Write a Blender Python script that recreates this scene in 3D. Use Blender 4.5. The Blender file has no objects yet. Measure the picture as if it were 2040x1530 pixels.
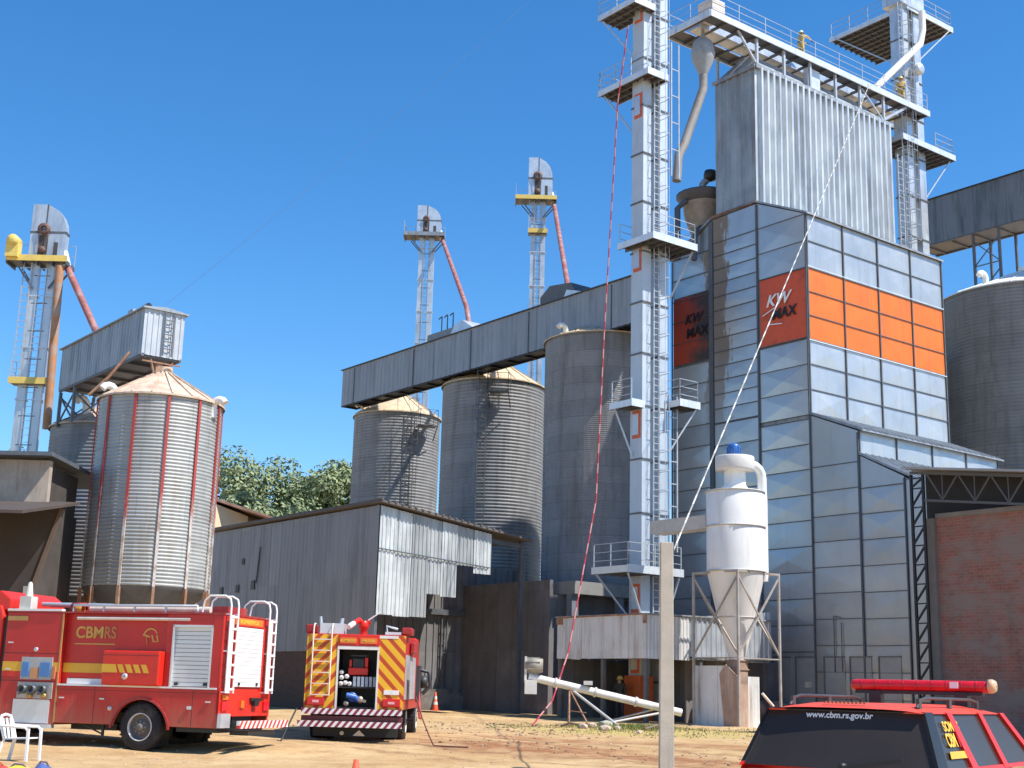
import bpy, bmesh, math, random
from mathutils import Vector, Matrix
R = math.radians
rnd = random.Random(7)
scene = bpy.context.scene
COL = scene.collection

# ------------------------------------------------------------------ camera, sky, sun, exposure
cam = bpy.data.cameras.new('camera'); cam_ob = bpy.data.objects.new('camera', cam); COL.objects.link(cam_ob)
cam.sensor_width = 36; cam.lens = 46.76; cam.clip_end = 4000
th, ro = R(13.0), R(1.563)
r0 = Vector((1, 0, 0)); u0 = Vector((0, -math.sin(th), math.cos(th))); fw = Vector((0, math.cos(th), math.sin(th)))
ri = r0 * math.cos(ro) + u0 * math.sin(ro); up = -r0 * math.sin(ro) + u0 * math.cos(ro)
mw = Matrix((ri, up, -fw)).transposed().to_4x4(); mw.translation = (0, 0, 1.7)
cam_ob.matrix_world = mw
scene.camera = cam_ob
SUN_AZ, SUN_EL = 65.0, 55.0          # azimuth measured from behind the camera towards the right
world = bpy.data.worlds.new('World'); scene.world = world; world.use_nodes = True
wn = world.node_tree.nodes; wl = world.node_tree.links
sky = wn.new('ShaderNodeTexSky'); sky.sky_type = 'NISHITA'; sky.sun_disc = False
sky.sun_elevation = R(SUN_EL); sky.sun_rotation = R(180 - SUN_AZ)
sky.air_density = 1.0; sky.dust_density = 0.0; sky.ozone_density = 4.5; sky.altitude = 200
hs = wn.new('ShaderNodeHueSaturation'); hs.inputs['Saturation'].default_value = 1.27; wl.new(sky.outputs[0], hs.inputs['Color'])
wl.new(hs.outputs[0], wn['Background'].inputs[0]); wn['Background'].inputs[1].default_value = 0.142
sun = bpy.data.lights.new('sun', 'SUN'); sun.energy = 4.8; sun.angle = R(0.53); sun.color = (1, .95, .87)
sun_ob = bpy.data.objects.new('sun', sun); COL.objects.link(sun_ob)
sd = Vector((math.sin(R(SUN_AZ)) * math.cos(R(SUN_EL)), -math.cos(R(SUN_AZ)) * math.cos(R(SUN_EL)), math.sin(R(SUN_EL))))
sun_ob.rotation_euler = sd.to_track_quat('Z', 'Y').to_euler(); sun_ob.location = (60, -20, 80)
scene.view_settings.view_transform = 'Standard'; scene.view_settings.look = 'None'
scene.view_settings.exposure = 0.5; scene.view_settings.gamma = 1
scene.cycles.max_bounces = 6

# ------------------------------------------------------------------ materials
def newmat(name):
    m = bpy.data.materials.new(name); m.use_nodes = True
    return m, m.node_tree.nodes, m.node_tree.links, m.node_tree.nodes['Principled BSDF']
def setc(s, c): s.default_value = (c[0], c[1], c[2], 1)
def noise(N, L, vec, scale, detail=4, rough=.6):
    n = N.new('ShaderNodeTexNoise'); n.inputs['Scale'].default_value = scale
    n.inputs['Detail'].default_value = detail; n.inputs['Roughness'].default_value = rough
    L.new(vec, n.inputs['Vector']); return n.outputs[0]
def mapping(N, L, vec, sc=(1, 1, 1)):
    m = N.new('ShaderNodeMapping'); m.inputs['Scale'].default_value = sc; L.new(vec, m.inputs['Vector']); return m.outputs[0]
def ramp(N, L, fac, p0, c0, p1, c1):
    r = N.new('ShaderNodeValToRGB'); e = r.color_ramp.elements
    e[0].position = p0; e[1].position = p1
    c0 = c0 if hasattr(c0, '__len__') else (c0,) * 3; c1 = c1 if hasattr(c1, '__len__') else (c1,) * 3
    e[0].color = (*c0, 1); e[1].color = (*c1, 1); L.new(fac, r.inputs[0]); return r.outputs[0]
def mix(N, L, fac, a, b, mode='MIX'):
    m = N.new('ShaderNodeMix'); m.data_type = 'RGBA'; m.blend_type = mode
    for s, v in ((m.inputs[0], fac), (m.inputs[6], a), (m.inputs[7], b)):
        if hasattr(v, 'is_output'): L.new(v, s)
        elif hasattr(v, '__len__'): setc(s, v)
        else: s.default_value = v
    return m.outputs[2]
def math_(N, L, op, a, b=0):
    m = N.new('ShaderNodeMath'); m.operation = op
    for s, v in ((m.inputs[0], a), (m.inputs[1], b)):
        if hasattr(v, 'is_output'): L.new(v, s)
        else: s.default_value = v
    return m.outputs[0]
def bump(N, L, P, h, strength=.3, dist=.02):
    b = N.new('ShaderNodeBump'); b.inputs['Strength'].default_value = strength; b.inputs['Distance'].default_value = dist
    L.new(h, b.inputs['Height']); L.new(b.outputs[0], P.inputs['Normal'])
def obco(N): return N.new('ShaderNodeTexCoord').outputs['Object']
def S(name, col, rough=.6, metal=0., var=.18, scale=2.5, stain=None, stain_amt=.5, sscale=1.2, streak=0, bmp=0, bsc=30, coat=0, sheet=None, tint=.0):
    """general surface: mottled base colour, optional stains (patches or vertical streaks) of a second colour"""
    m, N, L, P = newmat(name); v = obco(N)
    n = noise(N, L, v, scale, 6)
    c = ramp(N, L, n, .25, [x * (1 - var) for x in col], .75, [min(1, x * (1 + var)) for x in col])
    if stain:
        sv = mapping(N, L, v, (1, 1, .12)) if streak else v
        s = noise(N, L, sv, sscale * (3 if streak else 1), 8, .7)
        f = ramp(N, L, s, .62 - stain_amt * .3, 0, .8 - stain_amt * .2, 1)
        c = mix(N, L, f, c, stain)
    if sheet or tint:
        if sheet == 'silo':                     # bolted sheets round a drum: courses with staggered joints
            sp = N.new('ShaderNodeSeparateXYZ'); L.new(v, sp.inputs[0]); row = math_(N, L, 'FLOOR', math_(N, L, 'DIVIDE', sp.outputs[2], .86))
            an = math_(N, L, 'MULTIPLY', math_(N, L, 'ARCTAN2', sp.outputs[1], sp.outputs[0]), 8 / (2 * math.pi))
            an = math_(N, L, 'ADD', an, math_(N, L, 'MULTIPLY', row, .5)); col_ = math_(N, L, 'FLOOR', an)
            fr = math_(N, L, 'FRACT', math_(N, L, 'DIVIDE', sp.outputs[2], .86)); fa = math_(N, L, 'FRACT', an)
            ln = math_(N, L, 'MAXIMUM', math_(N, L, 'LESS_THAN', fr, .035), math_(N, L, 'LESS_THAN', fa, .018))
            c = mix(N, L, math_(N, L, 'MULTIPLY', ln, .45), c, [x * .45 for x in col])
        elif sheet:
            sp = N.new('ShaderNodeSeparateXYZ'); L.new(v, sp.inputs[0])
            an = math_(N, L, 'DIVIDE', math_(N, L, 'ADD', sp.outputs[0], sp.outputs[1]), sheet); col_ = math_(N, L, 'FLOOR', an); row = math_(N, L, 'FLOOR', math_(N, L, 'DIVIDE', sp.outputs[2], 2.9))
            ln = math_(N, L, 'LESS_THAN', math_(N, L, 'FRACT', an), .05)
            c = mix(N, L, math_(N, L, 'MULTIPLY', ln, .4), c, [x * .45 for x in col])
        if sheet:
            cb = N.new('ShaderNodeCombineXYZ'); L.new(col_, cb.inputs[0]); L.new(row, cb.inputs[1]); wn_ = N.new('ShaderNodeTexWhiteNoise'); wn_.noise_dimensions = '2D'; L.new(cb.outputs[0], wn_.inputs['Vector']); rv = wn_.outputs['Value']
        else:
            rv = N.new('ShaderNodeNewGeometry').outputs['Random Per Island']
        tv = tint or .1
        c = mix(N, L, 1., c, ramp(N, L, rv, 0, 1 - tv, 1, 1.), 'MULTIPLY')
    L.new(c, P.inputs['Base Color'])
    rr = ramp(N, L, n, .2, max(0, rough - .1), .8, min(1, rough + .1)); L.new(rr, P.inputs['Roughness'])
    P.inputs['Metallic'].default_value = metal
    if coat: P.inputs['Coat Weight'].default_value = coat; P.inputs['Coat Roughness'].default_value = .12
    if bmp: bump(N, L, P, noise(N, L, v, bsc, 4), bmp)
    return m

galv = S('galvanised steel', (.60, .64, .68), .42, .55, .14, 1.3, (.36, .38, .40), .35, .8, 1)
galv_bright = S('bright galvanised steel', (.70, .74, .77), .45, .4, .1, 1.5, (.45, .46, .47), .25, .7, 1)
galv_old = S('weathered zinc sheet', (.36, .40, .44), .55, .35, .2, .8, (.22, .22, .23), .5, .7, 1, sheet=1.05, tint=.15)
galv_dark = S('dull dark zinc sheet', (.13, .145, .165), .6, .3, .2, .7, (.10, .10, .11), .5, .6, 1)
gal_side = S('grey painted sheet', (.30, .335, .38), .6, .15, .12, .5, (.20, .22, .25), .4, .6, 1, sheet=1.1, tint=.14)
sheet_white = S('white painted sheet', (.70, .70, .69), .5, .1, .08, 1.5, (.40, .33, .26), .38, .8, 1, sheet=1.0, tint=.1)
seam = S('dark seam steel', (.12, .13, .145), .6, .3)
rail_m = S('galvanised rail', (.50, .53, .56), .45, .4, .1, 4)
rail_dark = S('dull steel frame', (.14, .15, .165), .55, .4, .2, 3, (.16, .09, .06), .3)
black_steel = S('black painted steel', (.018, .019, .022), .5, .2, .3, 4)
orange_m = S('orange painted panel', (.76, .175, .018), .5, .0, .08, .8, (.60, .13, .03), .45, .7, 1, tint=.12)
orange_sh = S('shade toned orange panel', (.66, .095, .03), .5, 0, .12, 1.4, (.30, .05, .02), .4, .8)  # darker copy of the orange band colour, with the side's shade painted in
red_pipe = S('faded red pipe', (.33, .11, .095), .65, 0, .25, 2, (.45, .33, .3), .5, 1.5)
rust = S('rusty steel', (.30, .15, .08), .8, .1, .35, 3, (.42, .30, .24), .5, 2)
yellow_m = S('yellow painted steel', (.80, .58, .14), .5, 0, .12, 3, (.55, .42, .2), .35)
white_p = S('white paint', (.80, .79, .76), .42, 0, .05, 1.5, (.62, .56, .48), .25, 1.2, 1)
concrete = S('concrete', (.36, .34, .31), .85, 0, .2, 2, (.2, .19, .18), .4, 1.2, 1, .3)
dark_conc = S('dark stained concrete', (.22, .20, .185), .9, 0, .3, 1.2, (.045, .04, .038), .5, .8)
dark_in = S('shade toned dark sheet', (.21, .20, .20), .85, .05, .25, 1.2, (.19, .17, .155), .35, 1, 1, sheet=1.2, tint=.25)  # dark base colour stands in for the shade inside covered places
tan_roof = S('dusty tan roof sheet', (.62, .50, .34), .75, 0, .15, 2.5, (.45, .32, .22), .45, 1.6)
pink_roof = S('dusty reddish roof sheet', (.58, .46, .35), .8, 0, .2, 2.5, (.45, .24, .17), .5, 2.4, 0, .4, 9)
def dusty_paint(name, col, rough, dust_z):
    """gloss paint with road dust clinging to its lower panels and thin runs below the edges"""
    m, N, L, P = newmat(name); v = obco(N); sp = N.new('ShaderNodeSeparateXYZ'); L.new(v, sp.inputs[0])
    n = noise(N, L, v, 1.2, 6); c = ramp(N, L, n, .3, [x * .88 for x in col], .7, [min(1, x * 1.08) for x in col])
    run = noise(N, L, mapping(N, L, v, (5, 5, .35)), 1.5, 6, .7); spk = noise(N, L, v, 26, 3, .7)
    c = mix(N, L, ramp(N, L, run, .56, 0, .74, .4), c, (.30, .05, .045))
    dz = math_(N, L, 'ADD', math_(N, L, 'SUBTRACT', 1.0, math_(N, L, 'DIVIDE', sp.outputs[2], dust_z)), math_(N, L, 'MULTIPLY', math_(N, L, 'SUBTRACT', run, .5), 1.3))
    c = mix(N, L, math_(N, L, 'MULTIPLY', ramp(N, L, dz, .1, 0, .8, .6), ramp(N, L, spk, .3, .6, .6, 1)), c, (.44, .27, .16))
    L.new(c, P.inputs['Base Color']); L.new(ramp(N, L, dz, .1, rough, .8, .8), P.inputs['Roughness'])
    P.inputs['Coat Weight'].default_value = .12; P.inputs['Coat Roughness'].default_value = .2; P.inputs['Specular IOR Level'].default_value = .4
    return m
fire_red = dusty_paint('fire engine red paint', (.53, .024, .02), .4, 1.25)
fire_red_b = dusty_paint('bright red paint', (.68, .026, .014), .36, .9)
dull_red = S('dusty red paint', (.36, .025, .024), .45, 0, .12, 2, (.33, .10, .08), .4, 1)
alu = S('aluminium plate', (.66, .67, .68), .38, .5, .08, 3)
tyre_m = S('tyre rubber', (.022, .021, .021), .85, 0, .3, 4, (.10, .08, .06), .35, 2, 0, .3, 40)
glass_d = S('tinted glass', (.045, .038, .036), .22, 0, .15, 1)
glass_d.node_tree.nodes['Principled BSDF'].inputs['Specular IOR Level'].default_value = .22
black_p = S('black plastic', (.02, .02, .021), .5, 0, .2, 5)
yellow_t = S('yellow lettering', (.80, .50, .05), .5, 0, .05)
gold_t = S('gold lettering', (.62, .36, .08), .5, 0, .1)
white_t = S('white lettering', (.85, .85, .84), .5, 0, .03)
black_t = S('black lettering', (.012, .012, .013), .5, 0, .1)
stripe_y = S('yellow stripe film', (.72, .40, .03), .4, 0, .08)
amber_m = S('orange lens', (.75, .17, .02), .25, 0, .1, 6)
tail_red = S('red lens', (.62, .012, .02), .18, 0, .15, 9)
blue_p = S('blue paint', (.03, .12, .38), .4, 0, .2, 4)
hose_red = S('red hose', (.48, .05, .05), .7, 0, .2, 5)
brown_wood = S('brown boards', (.26, .175, .115), .85, 0, .25, 3, (.13, .09, .065), .45, 1.5, 1)
peach = S('peach plaster', (.82, .64, .42), .85, 0, .08, 2)
roof_tile = S('reddish roof tile', (.34, .20, .15), .85, 0, .3, 3, (.48, .36, .28), .4)
plastic_w = S('white plastic', (.82, .82, .81), .35, 0, .03)

# ------------------------------------------------------------------ mesh builder
AL = R(37.65)
FU = Vector((math.cos(AL), math.sin(AL), 0)); FV = Vector((-math.sin(AL), math.cos(AL), 0))
def F2W(a, b, z=0): return FU * a + FV * b + Vector((0, 0, z))
def W2F(x, y): p = Vector((x, y, 0)); return p.dot(FU), p.dot(FV)
GP = ((-50, -.05), (12, 0), (30, .2), (34, .42), (45, .5), (54, .57), (60, .62), (75, .76), (110, .9), (2000, .9))
def g(y):
    for (y0, z0), (y1, z1) in zip(GP, GP[1:]):
        if y <= y1: return z0 + (z1 - z0) * max(0, (y - y0)) / (y1 - y0)
    return .9

class Thing:
    def __init__(s, name, label, cat, o=(0, 0, 0), rot=0., group=None, frame=None):
        s.ob = bpy.data.objects.new(name, None); COL.objects.link(s.ob); s.ob.empty_display_size = .3
        s.ob['label'] = label; s.ob['category'] = cat
        if group: s.ob['group'] = group
        s.off = Vector((0, 0, 0))
        if frame == 'F':
            s.off = Vector(o); s.ob.location = F2W(*o); s.ob.rotation_euler = (0, 0, AL)
        elif frame == 'W':
            s.off = Vector(o); s.ob.location = o
        else:
            s.ob.location = o; s.ob.rotation_euler = (0, 0, rot)
    def M(s): return MB(s)

class MB:
    def __init__(s, thing=None): s.t = thing; s.v = []; s.f = []; s.sm = []
    def add(s, vs, fs, smooth=False):
        n = len(s.v); s.v += [Vector(p) for p in vs]
        for f in fs: s.f.append([i + n for i in f]); s.sm.append(smooth)
        return s
    def box(s, x0, x1, y0, y1, z0, z1):
        vs = [(x, y, z) for z in (z0, z1) for y in (y0, y1) for x in (x0, x1)]
        return s.add(vs, [(0, 2, 3, 1), (4, 5, 7, 6), (0, 1, 5, 4), (2, 6, 7, 3), (0, 4, 6, 2), (1, 3, 7, 5)])
    def beam(s, p, q, w=.1, h=None, up=(0, 0, 1)):
        p = Vector(p); q = Vector(q); h = h or w; d = (q - p).normalized(); u = Vector(up)
        if abs(d.dot(u)) > .97: u = Vector((0, 1, 0))
        x = d.cross(u).normalized(); y = x.cross(d)
        vs = [e + x * a * w / 2 + y * b * h / 2 for e in (p, q) for a, b in ((-1, -1), (1, -1), (1, 1), (-1, 1))]
        return s.add(vs, [(3, 2, 1, 0), (4, 5, 6, 7), (0, 1, 5, 4), (1, 2, 6, 5), (2, 3, 7, 6), (3, 0, 4, 7)])
    def tube(s, pts, r, n=8, caps=True, r2=None):
        pts = [Vector(p) for p in pts]; vs = []; fs = []; m = len(pts); pu = None
        for i, p in enumerate(pts):
            d = (pts[min(i + 1, m - 1)] - pts[max(i - 1, 0)]).normalized()
            if pu is None: pu = Vector((0, 0, 1)) if abs(d.z) < .9 else Vector((0, 1, 0))
            x = d.cross(pu).normalized(); y = x.cross(d).normalized(); pu = y
            rr = r if r2 is None else r + (r2 - r) * i / (m - 1)
            vs += [p + (x * math.cos(2 * math.pi * k / n) + y * math.sin(2 * math.pi * k / n)) * rr for k in range(n)]
        for i in range(m - 1):
            for k in range(n): fs.append((i * n + k, i * n + (k + 1) % n, (i + 1) * n + (k + 1) % n, (i + 1) * n + k))
        s.add(vs, fs, n > 5)
        if caps: s.add(vs[:n], [tuple(range(n - 1, -1, -1))]); s.add(vs[-n:], [tuple(range(n))])
        return s
    def lathe(s, c, prof, n=32, axis='z', a0=0, a1=2 * math.pi, smooth=True):
        cx, cy, cz = c; vs = []; fs = []; full = abs(a1 - a0 - 2 * math.pi) < 1e-6; m = n if full else n + 1
        for r, z in prof:
            for k in range(m):
                a = a0 + (a1 - a0) * k / n; q = (r * math.cos(a), r * math.sin(a))
                vs.append({'z': (cx + q[0], cy + q[1], cz + z), 'y': (cx + q[0], cy + z, cz + q[1]), 'x': (cx + z, cy + q[0], cz + q[1])}[axis])
        for i in range(len(prof) - 1):
            for k in range(n):
                k2 = (k + 1) % m; fs.append((i * m + k, i * m + k2, (i + 1) * m + k2, (i + 1) * m + k))
        return s.add(vs, fs, smooth)
    def prism(s, poly, vec):
        vec = Vector(vec); a = [Vector(p) for p in poly]; n = len(a); b = [p + vec for p in a]
        return s.add(a + b, [tuple(range(n - 1, -1, -1)), tuple(range(n, 2 * n))] + [(i, (i + 1) % n, n + (i + 1) % n, n + i) for i in range(n)])
    def poly(s, pts): return s.add(pts, [tuple(range(len(pts)))])
    def panels(s, p0, du, dv, nrm, nu, nv, h=.025, gap=0., jit=.6):
        """grid of cross-broken sheet panels (a shallow pyramid each)"""
        p0 = Vector(p0); du = Vector(du); dv = Vector(dv); nrm = Vector(nrm)
        for i in range(nu):
            for j in range(nv):
                a = p0 + du * i + dv * j; q = [a, a + du, a + du + dv, a + dv]; hh = h * (1 + jit * (rnd.random() - .5) * 2)
                cc = (q[0] + q[2]) / 2 + nrm * hh
                s.add(q + [cc], [(0, 1, 4), (1, 2, 4), (2, 3, 4), (3, 0, 4)])
        return s
    def corr(s, p0, d, length, z0, z1, nrm, pitch=.3, depth=.05, zt=None, kind='trap'):
        """vertical profiled sheet from p0 along d; zt(t) may give its top, z0 may be a function too"""
        p0 = Vector(p0); d = Vector(d); nrm = Vector(nrm); vs = []; fs = []; t = 0; pr = []
        k = ((0, 0), (.5, 0), (.6, 1), (.9, 1)) if kind == 'trap' else ((0, 0), (.25, .5), (.5, 1), (.75, .5))
        while t < length - 1e-6:
            for a, h in k:
                if t + a * pitch < length: pr.append((t + a * pitch, h))
            t += pitch
        pr.append((length, 0))
        for t, h in pr:
            b = p0 + d * t + nrm * depth * h; f0 = z0(t / length) if callable(z0) else z0; f1 = z1(t / length) if callable(z1) else z1
            vs += [(b.x, b.y, f0), (b.x, b.y, f1)]
        for i in range(len(pr) - 1): fs.append((2 * i, 2 * i + 2, 2 * i + 3, 2 * i + 1))
        return s.add(vs, fs, kind != 'trap')
    def rail(s, pts, h=1.05, r=.022, posts=1.2, bars=2, closed=False):
        pts = [Vector(p) for p in pts]
        if closed: pts.append(pts[0])
        for p, q in zip(pts, pts[1:]):
            L = (q - p).length; n = max(1, round(L / posts))
            for k in range(n + 1):
                e = p.lerp(q, k / n); s.beam(e, e + Vector((0, 0, h)), r * 1.5)
            for k in range(1, bars + 1):
                z = Vector((0, 0, h * k / bars)); s.beam(p + z, q + z, r * 1.1)
        return s
    def ladder(s, p, q, side, w=.42, step=.3, r=.022, cage=None):
        p = Vector(p); q = Vector(q); sv = Vector(side).normalized() * w / 2
        s.beam(p - sv, q - sv, r * 2); s.beam(p + sv, q + sv, r * 2); L = (q - p).length; n = int(L / step)
        for k in range(1, n):
            e = p.lerp(q, k / n); s.beam(e - sv, e + sv, r * 1.4)
        if cage:
            cv = Vector(cage); d = (q - p).normalized()
            hoop = [(-1, 0), (-1.25, .5), (-.7, 1), (.7, 1), (1.25, .5), (1, 0)]
            k = .6 if L > 3 else 0; t = 2.0
            while t < L + .9:
                pts = [p + d * t + sv * a + cv * b for a, b in hoop]
                for a, b in zip(pts, pts[1:]): s.beam(a, b, .014, .03)
                t += .9
            for a, b in hoop[1:-1]: s.beam(p + d * 2 + sv * a + cv * b, p + d * (L + .8) + sv * a + cv * b, .016)
        return s
    def build(s, name, m, parent=None, off=None, bevel=0, kind=None, label=None):
        o = off if off is not None else (s.t.off if s.t else Vector((0, 0, 0)))
        me = bpy.data.meshes.new(name); me.from_pydata([v - o for v in s.v], [], s.f)
        me.polygons.foreach_set('use_smooth', s.sm)
        bm = bmesh.new(); bm.from_mesh(me); bmesh.ops.recalc_face_normals(bm, faces=bm.faces); bm.to_mesh(me); bm.free()
        me.materials.append(m); ob = bpy.data.objects.new(name, me); COL.objects.link(ob)
        par = parent if parent is not None else (s.t.ob if s.t else None)
        if par is not None: ob.parent = par
        if bevel:
            b = ob.modifiers.new('edge', 'BEVEL'); b.width = bevel; b.segments = 2; b.limit_method = 'ANGLE'
        if kind: ob['kind'] = kind
        if label: ob['label'] = label
        return ob
def each(T, name, m, boxes, bevel=0, parent=None):
    for b in boxes: T.M().box(*b).build(name, m, bevel=bevel, parent=parent)
def tag(o, label, cat, group=None, kind=None):
    o['label'] = label; o['category'] = cat
    if group: o['group'] = group
    if kind: o['kind'] = kind
    return o
def struct(name, mb, m):
    o = mb.build(name, m); o['kind'] = 'structure'; return o
def text(t, body, name, m, org, xd, yd, size, depth=.006, align='LEFT', parent=None, shear=0, sx=1.):
    cu = bpy.data.curves.new(name, 'FONT'); cu.body = body; cu.size = size; cu.extrude = depth; cu.align_x = align; cu.shear = shear
    cu.offset = size * .022
    tmp = bpy.data.objects.new(name, cu); COL.objects.link(tmp)
    bpy.context.view_layer.update()
    me = bpy.data.meshes.new_from_object(tmp.evaluated_get(bpy.context.evaluated_depsgraph_get()))
    bpy.data.objects.remove(tmp); xd = Vector(xd).normalized(); yd = Vector(yd).normalized(); zd = xd.cross(yd)
    M4 = Matrix((xd * sx, yd, zd)).transposed().to_4x4(); M4.translation = Vector(org) - (t.off if t else Vector())
    me.transform(M4); me.materials.clear(); me.materials.append(m)
    ob = bpy.data.objects.new(name, me); COL.objects.link(ob)
    p = parent if parent is not None else (t.ob if t else None)
    if p is not None: ob.parent = p
    return ob

# ------------------------------------------------------------------ ground
def axis(lo, hi, f0, f1, fine, grow=1.35):
    a = []; x = f0
    while x < f1: a.append(x); x += fine
    a.append(f1); st = fine; x = f1
    while x < hi: st *= grow; x += st; a.append(min(x, hi))
    st = fine; x = f0; left = []
    while x > lo: st *= grow; x -= st; left.append(max(x, lo))
    return left[::-1] + a
def hsh(x, y):
    s = 0
    for k, (fx, fy, ph, am) in enumerate(((.9, .6, 0, .022), (-.5, 1.3, 1.7, .02), (2.3, 1.1, .6, .012), (1.7, -2.6, 2.2, .01), (4.1, 3.3, .4, .006))):
        s += am * math.sin(fx * x + fy * y + ph)
    return s
def gz(x, y):
    k = 1 if 10 < y < 70 else .2
    z = g(y) + hsh(x, y) * k
    d = math.hypot((x - 3.2) / 2.6, (y - 46) / 2.2)            # low rubble heap round the auger legs
    return z + .12 * math.exp(-d * d)
XS = axis(-900, 900, -22, 22, .4); YS = axis(-60, 1800, 10, 64, .4)
gm = MB(); n = len(XS)
gm.v = [Vector((x, y, gz(x, y))) for y in YS for x in XS]
for j in range(len(YS) - 1):
    for i in range(n - 1): gm.f.append([j * n + i, j * n + i + 1, (j + 1) * n + i + 1, (j + 1) * n + i]); gm.sm.append(True)
m, N, L, P = newmat('dry sandy soil'); v = obco(N)
big = noise(N, L, v, .28, 5, .6); med = noise(N, L, v, 1.7, 8, .65); fine = noise(N, L, v, 14, 6, .7)
c = ramp(N, L, big, .35, (.50, .325, .155), .65, (.60, .43, .23))
c = mix(N, L, ramp(N, L, med, .45, 0, .68, .7), c, (.37, .215, .105))
c = mix(N, L, ramp(N, L, noise(N, L, v, .9, 9, .75), .56, 0, .68, .6), c, (.24, .145, .085))
sep = N.new('ShaderNodeSeparateXYZ'); L.new(v, sep.inputs[0]); X, Y = sep.outputs[0], sep.outputs[1]
# reddish damp wheel tracks sweeping across the yard in front of the pole
wob = math_(N, L, 'MULTIPLY', math_(N, L, 'SUBTRACT', noise(N, L, v, .35, 3), .5), 3.2)
line = math_(N, L, 'ADD', math_(N, L, 'ADD', Y, math_(N, L, 'MULTIPLY', X, .55)), wob)
def band(center, width):
    d = math_(N, L, 'ABSOLUTE', math_(N, L, 'SUBTRACT', line, center)); return ramp(N, L, math_(N, L, 'DIVIDE', d, width), .25, 1, 1, 0)
tr = math_(N, L, 'MAXIMUM', band(33.5, 2.6), math_(N, L, 'MULTIPLY', band(38.5, 1.6), .8))
ruts = math_(N, L, 'MAXIMUM', math_(N, L, 'MAXIMUM', band(30.2, .28), band(31.8, .28)), math_(N, L, 'MAXIMUM', band(36.0, .3), band(37.7, .3)))
xm = ramp(N, L, math_(N, L, 'DIVIDE', math_(N, L, 'ADD', X, 6), 5), .2, 0, 1, 1)
tr = math_(N, L, 'MULTIPLY', math_(N, L, 'MULTIPLY', tr, xm), ramp(N, L, med, .3, .25, .6, 1))
c = mix(N, L, tr, c, (.30, .135, .065)); ruts = math_(N, L, 'MULTIPLY', ruts, ramp(N, L, med, .35, .3, .6, 1)); c = mix(N, L, math_(N, L, 'MULTIPLY', ruts, .6), c, (.22, .115, .06))
# straw-coloured dry turf near the auger and the cyclone
gx = math_(N, L, 'DIVIDE', math_(N, L, 'SUBTRACT', X, 4.6), 5.5); gy = math_(N, L, 'DIVIDE', math_(N, L, 'SUBTRACT', Y, 45.5), 5.5)
gd = math_(N, L, 'ADD', math_(N, L, 'MULTIPLY', gx, gx), math_(N, L, 'MULTIPLY', gy, gy))
gd = math_(N, L, 'MULTIPLY', ramp(N, L, gd, .35, 1, 1.1, 0), ramp(N, L, med, .35, .2, .55, 1))
c = mix(N, L, gd, c, (.46, .36, .13))
c = mix(N, L, ramp(N, L, fine, .55, 0, .8, .35), c, (.25, .16, .09))
L.new(c, P.inputs['Base Color']); P.inputs['Roughness'].default_value = .95; P.inputs['Specular IOR Level'].default_value = .15
hgt = math_(N, L, 'SUBTRACT', math_(N, L, 'ADD', math_(N, L, 'MULTIPLY', med, 1.2), math_(N, L, 'MULTIPLY', fine, .45)), math_(N, L, 'MULTIPLY', ruts, .5)); bump(N, L, P, hgt, .7, .1)
struct('ground', gm, m)

# grass tufts and pebbles on it
grass_m = S('dry green grass', (.16, .20, .045), .8, 0, .35, 6, (.42, .34, .12), .55, 2)
gb = MB()
for k in range(5200):
    if k < 2400: x = rnd.gauss(4.3, .85); y = rnd.gauss(46.3, 1.1)
    else: x = rnd.uniform(-.6, 9.6); y = rnd.uniform(42, 51); 
    if k > 4600: x = rnd.uniform(2, 9); y = 49.5 + rnd.gauss(0, .5)
    elif k >= 2400 and math.sin(x * 1.9 + 1) * math.sin(y * 1.3) + rnd.random() < .45: continue
    z = gz(x, y); h = rnd.uniform(.05, .17) if k < 2400 else rnd.uniform(.03, .09); a = rnd.random() * 6.28; w = .018
    dx, dy = math.cos(a) * w, math.sin(a) * w; lx, ly = rnd.uniform(-.5, .5) * h, rnd.uniform(-.5, .5) * h
    gb.add([(x - dx, y - dy, z - .01), (x + dx, y + dy, z - .01), (x + lx, y + ly, z + h)], [(0, 1, 2)])
tag(gb.build('grass', grass_m), 'dry green grass in tufts around the auger legs', 'grass', kind='stuff')
def rock(mb, x, y, z, r, sq=.65):
    n0 = []; 
    bm = bmesh.new(); bmesh.ops.create_icosphere(bm, subdivisions=1, radius=1)
    ax, ay, az = r * rnd.uniform(.8, 1.3), r * rnd.uniform(.7, 1.2), r * sq * rnd.uniform(.8, 1.2); ro_ = rnd.random() * 6.28
    vs = []
    for q in bm.verts:
        k = rnd.uniform(.8, 1.15); px, py, pz = q.co.x * ax * k, q.co.y * ay * k, q.co.z * az * k
        vs.append((x + px * math.cos(ro_) - py * math.sin(ro_), y + px * math.sin(ro_) + py * math.cos(ro_), z + pz))
    fs = [[q.index for q in f.verts] for f in bm.faces]; bm.free(); mb.add(vs, fs)
soil_l = S('pale rubble', (.50, .40, .29), .95, 0, .25, 4)
pm = MB()
for k in range(2600):
    x = rnd.uniform(-11, 9); y = rnd.uniform(18, 56); 
    if math.sin(x * .8 + y * .5) + rnd.random() < .7: continue
    r = rnd.uniform(.008, .028) * (2 if rnd.random() < .06 else 1); rock(pm, x, y, gz(x, y) + r * .2, r)
tag(pm.build('pebbles', soil_l), 'small pale pebbles scattered on the sandy yard', 'pebbles', kind='stuff')
cl = MB()
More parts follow.
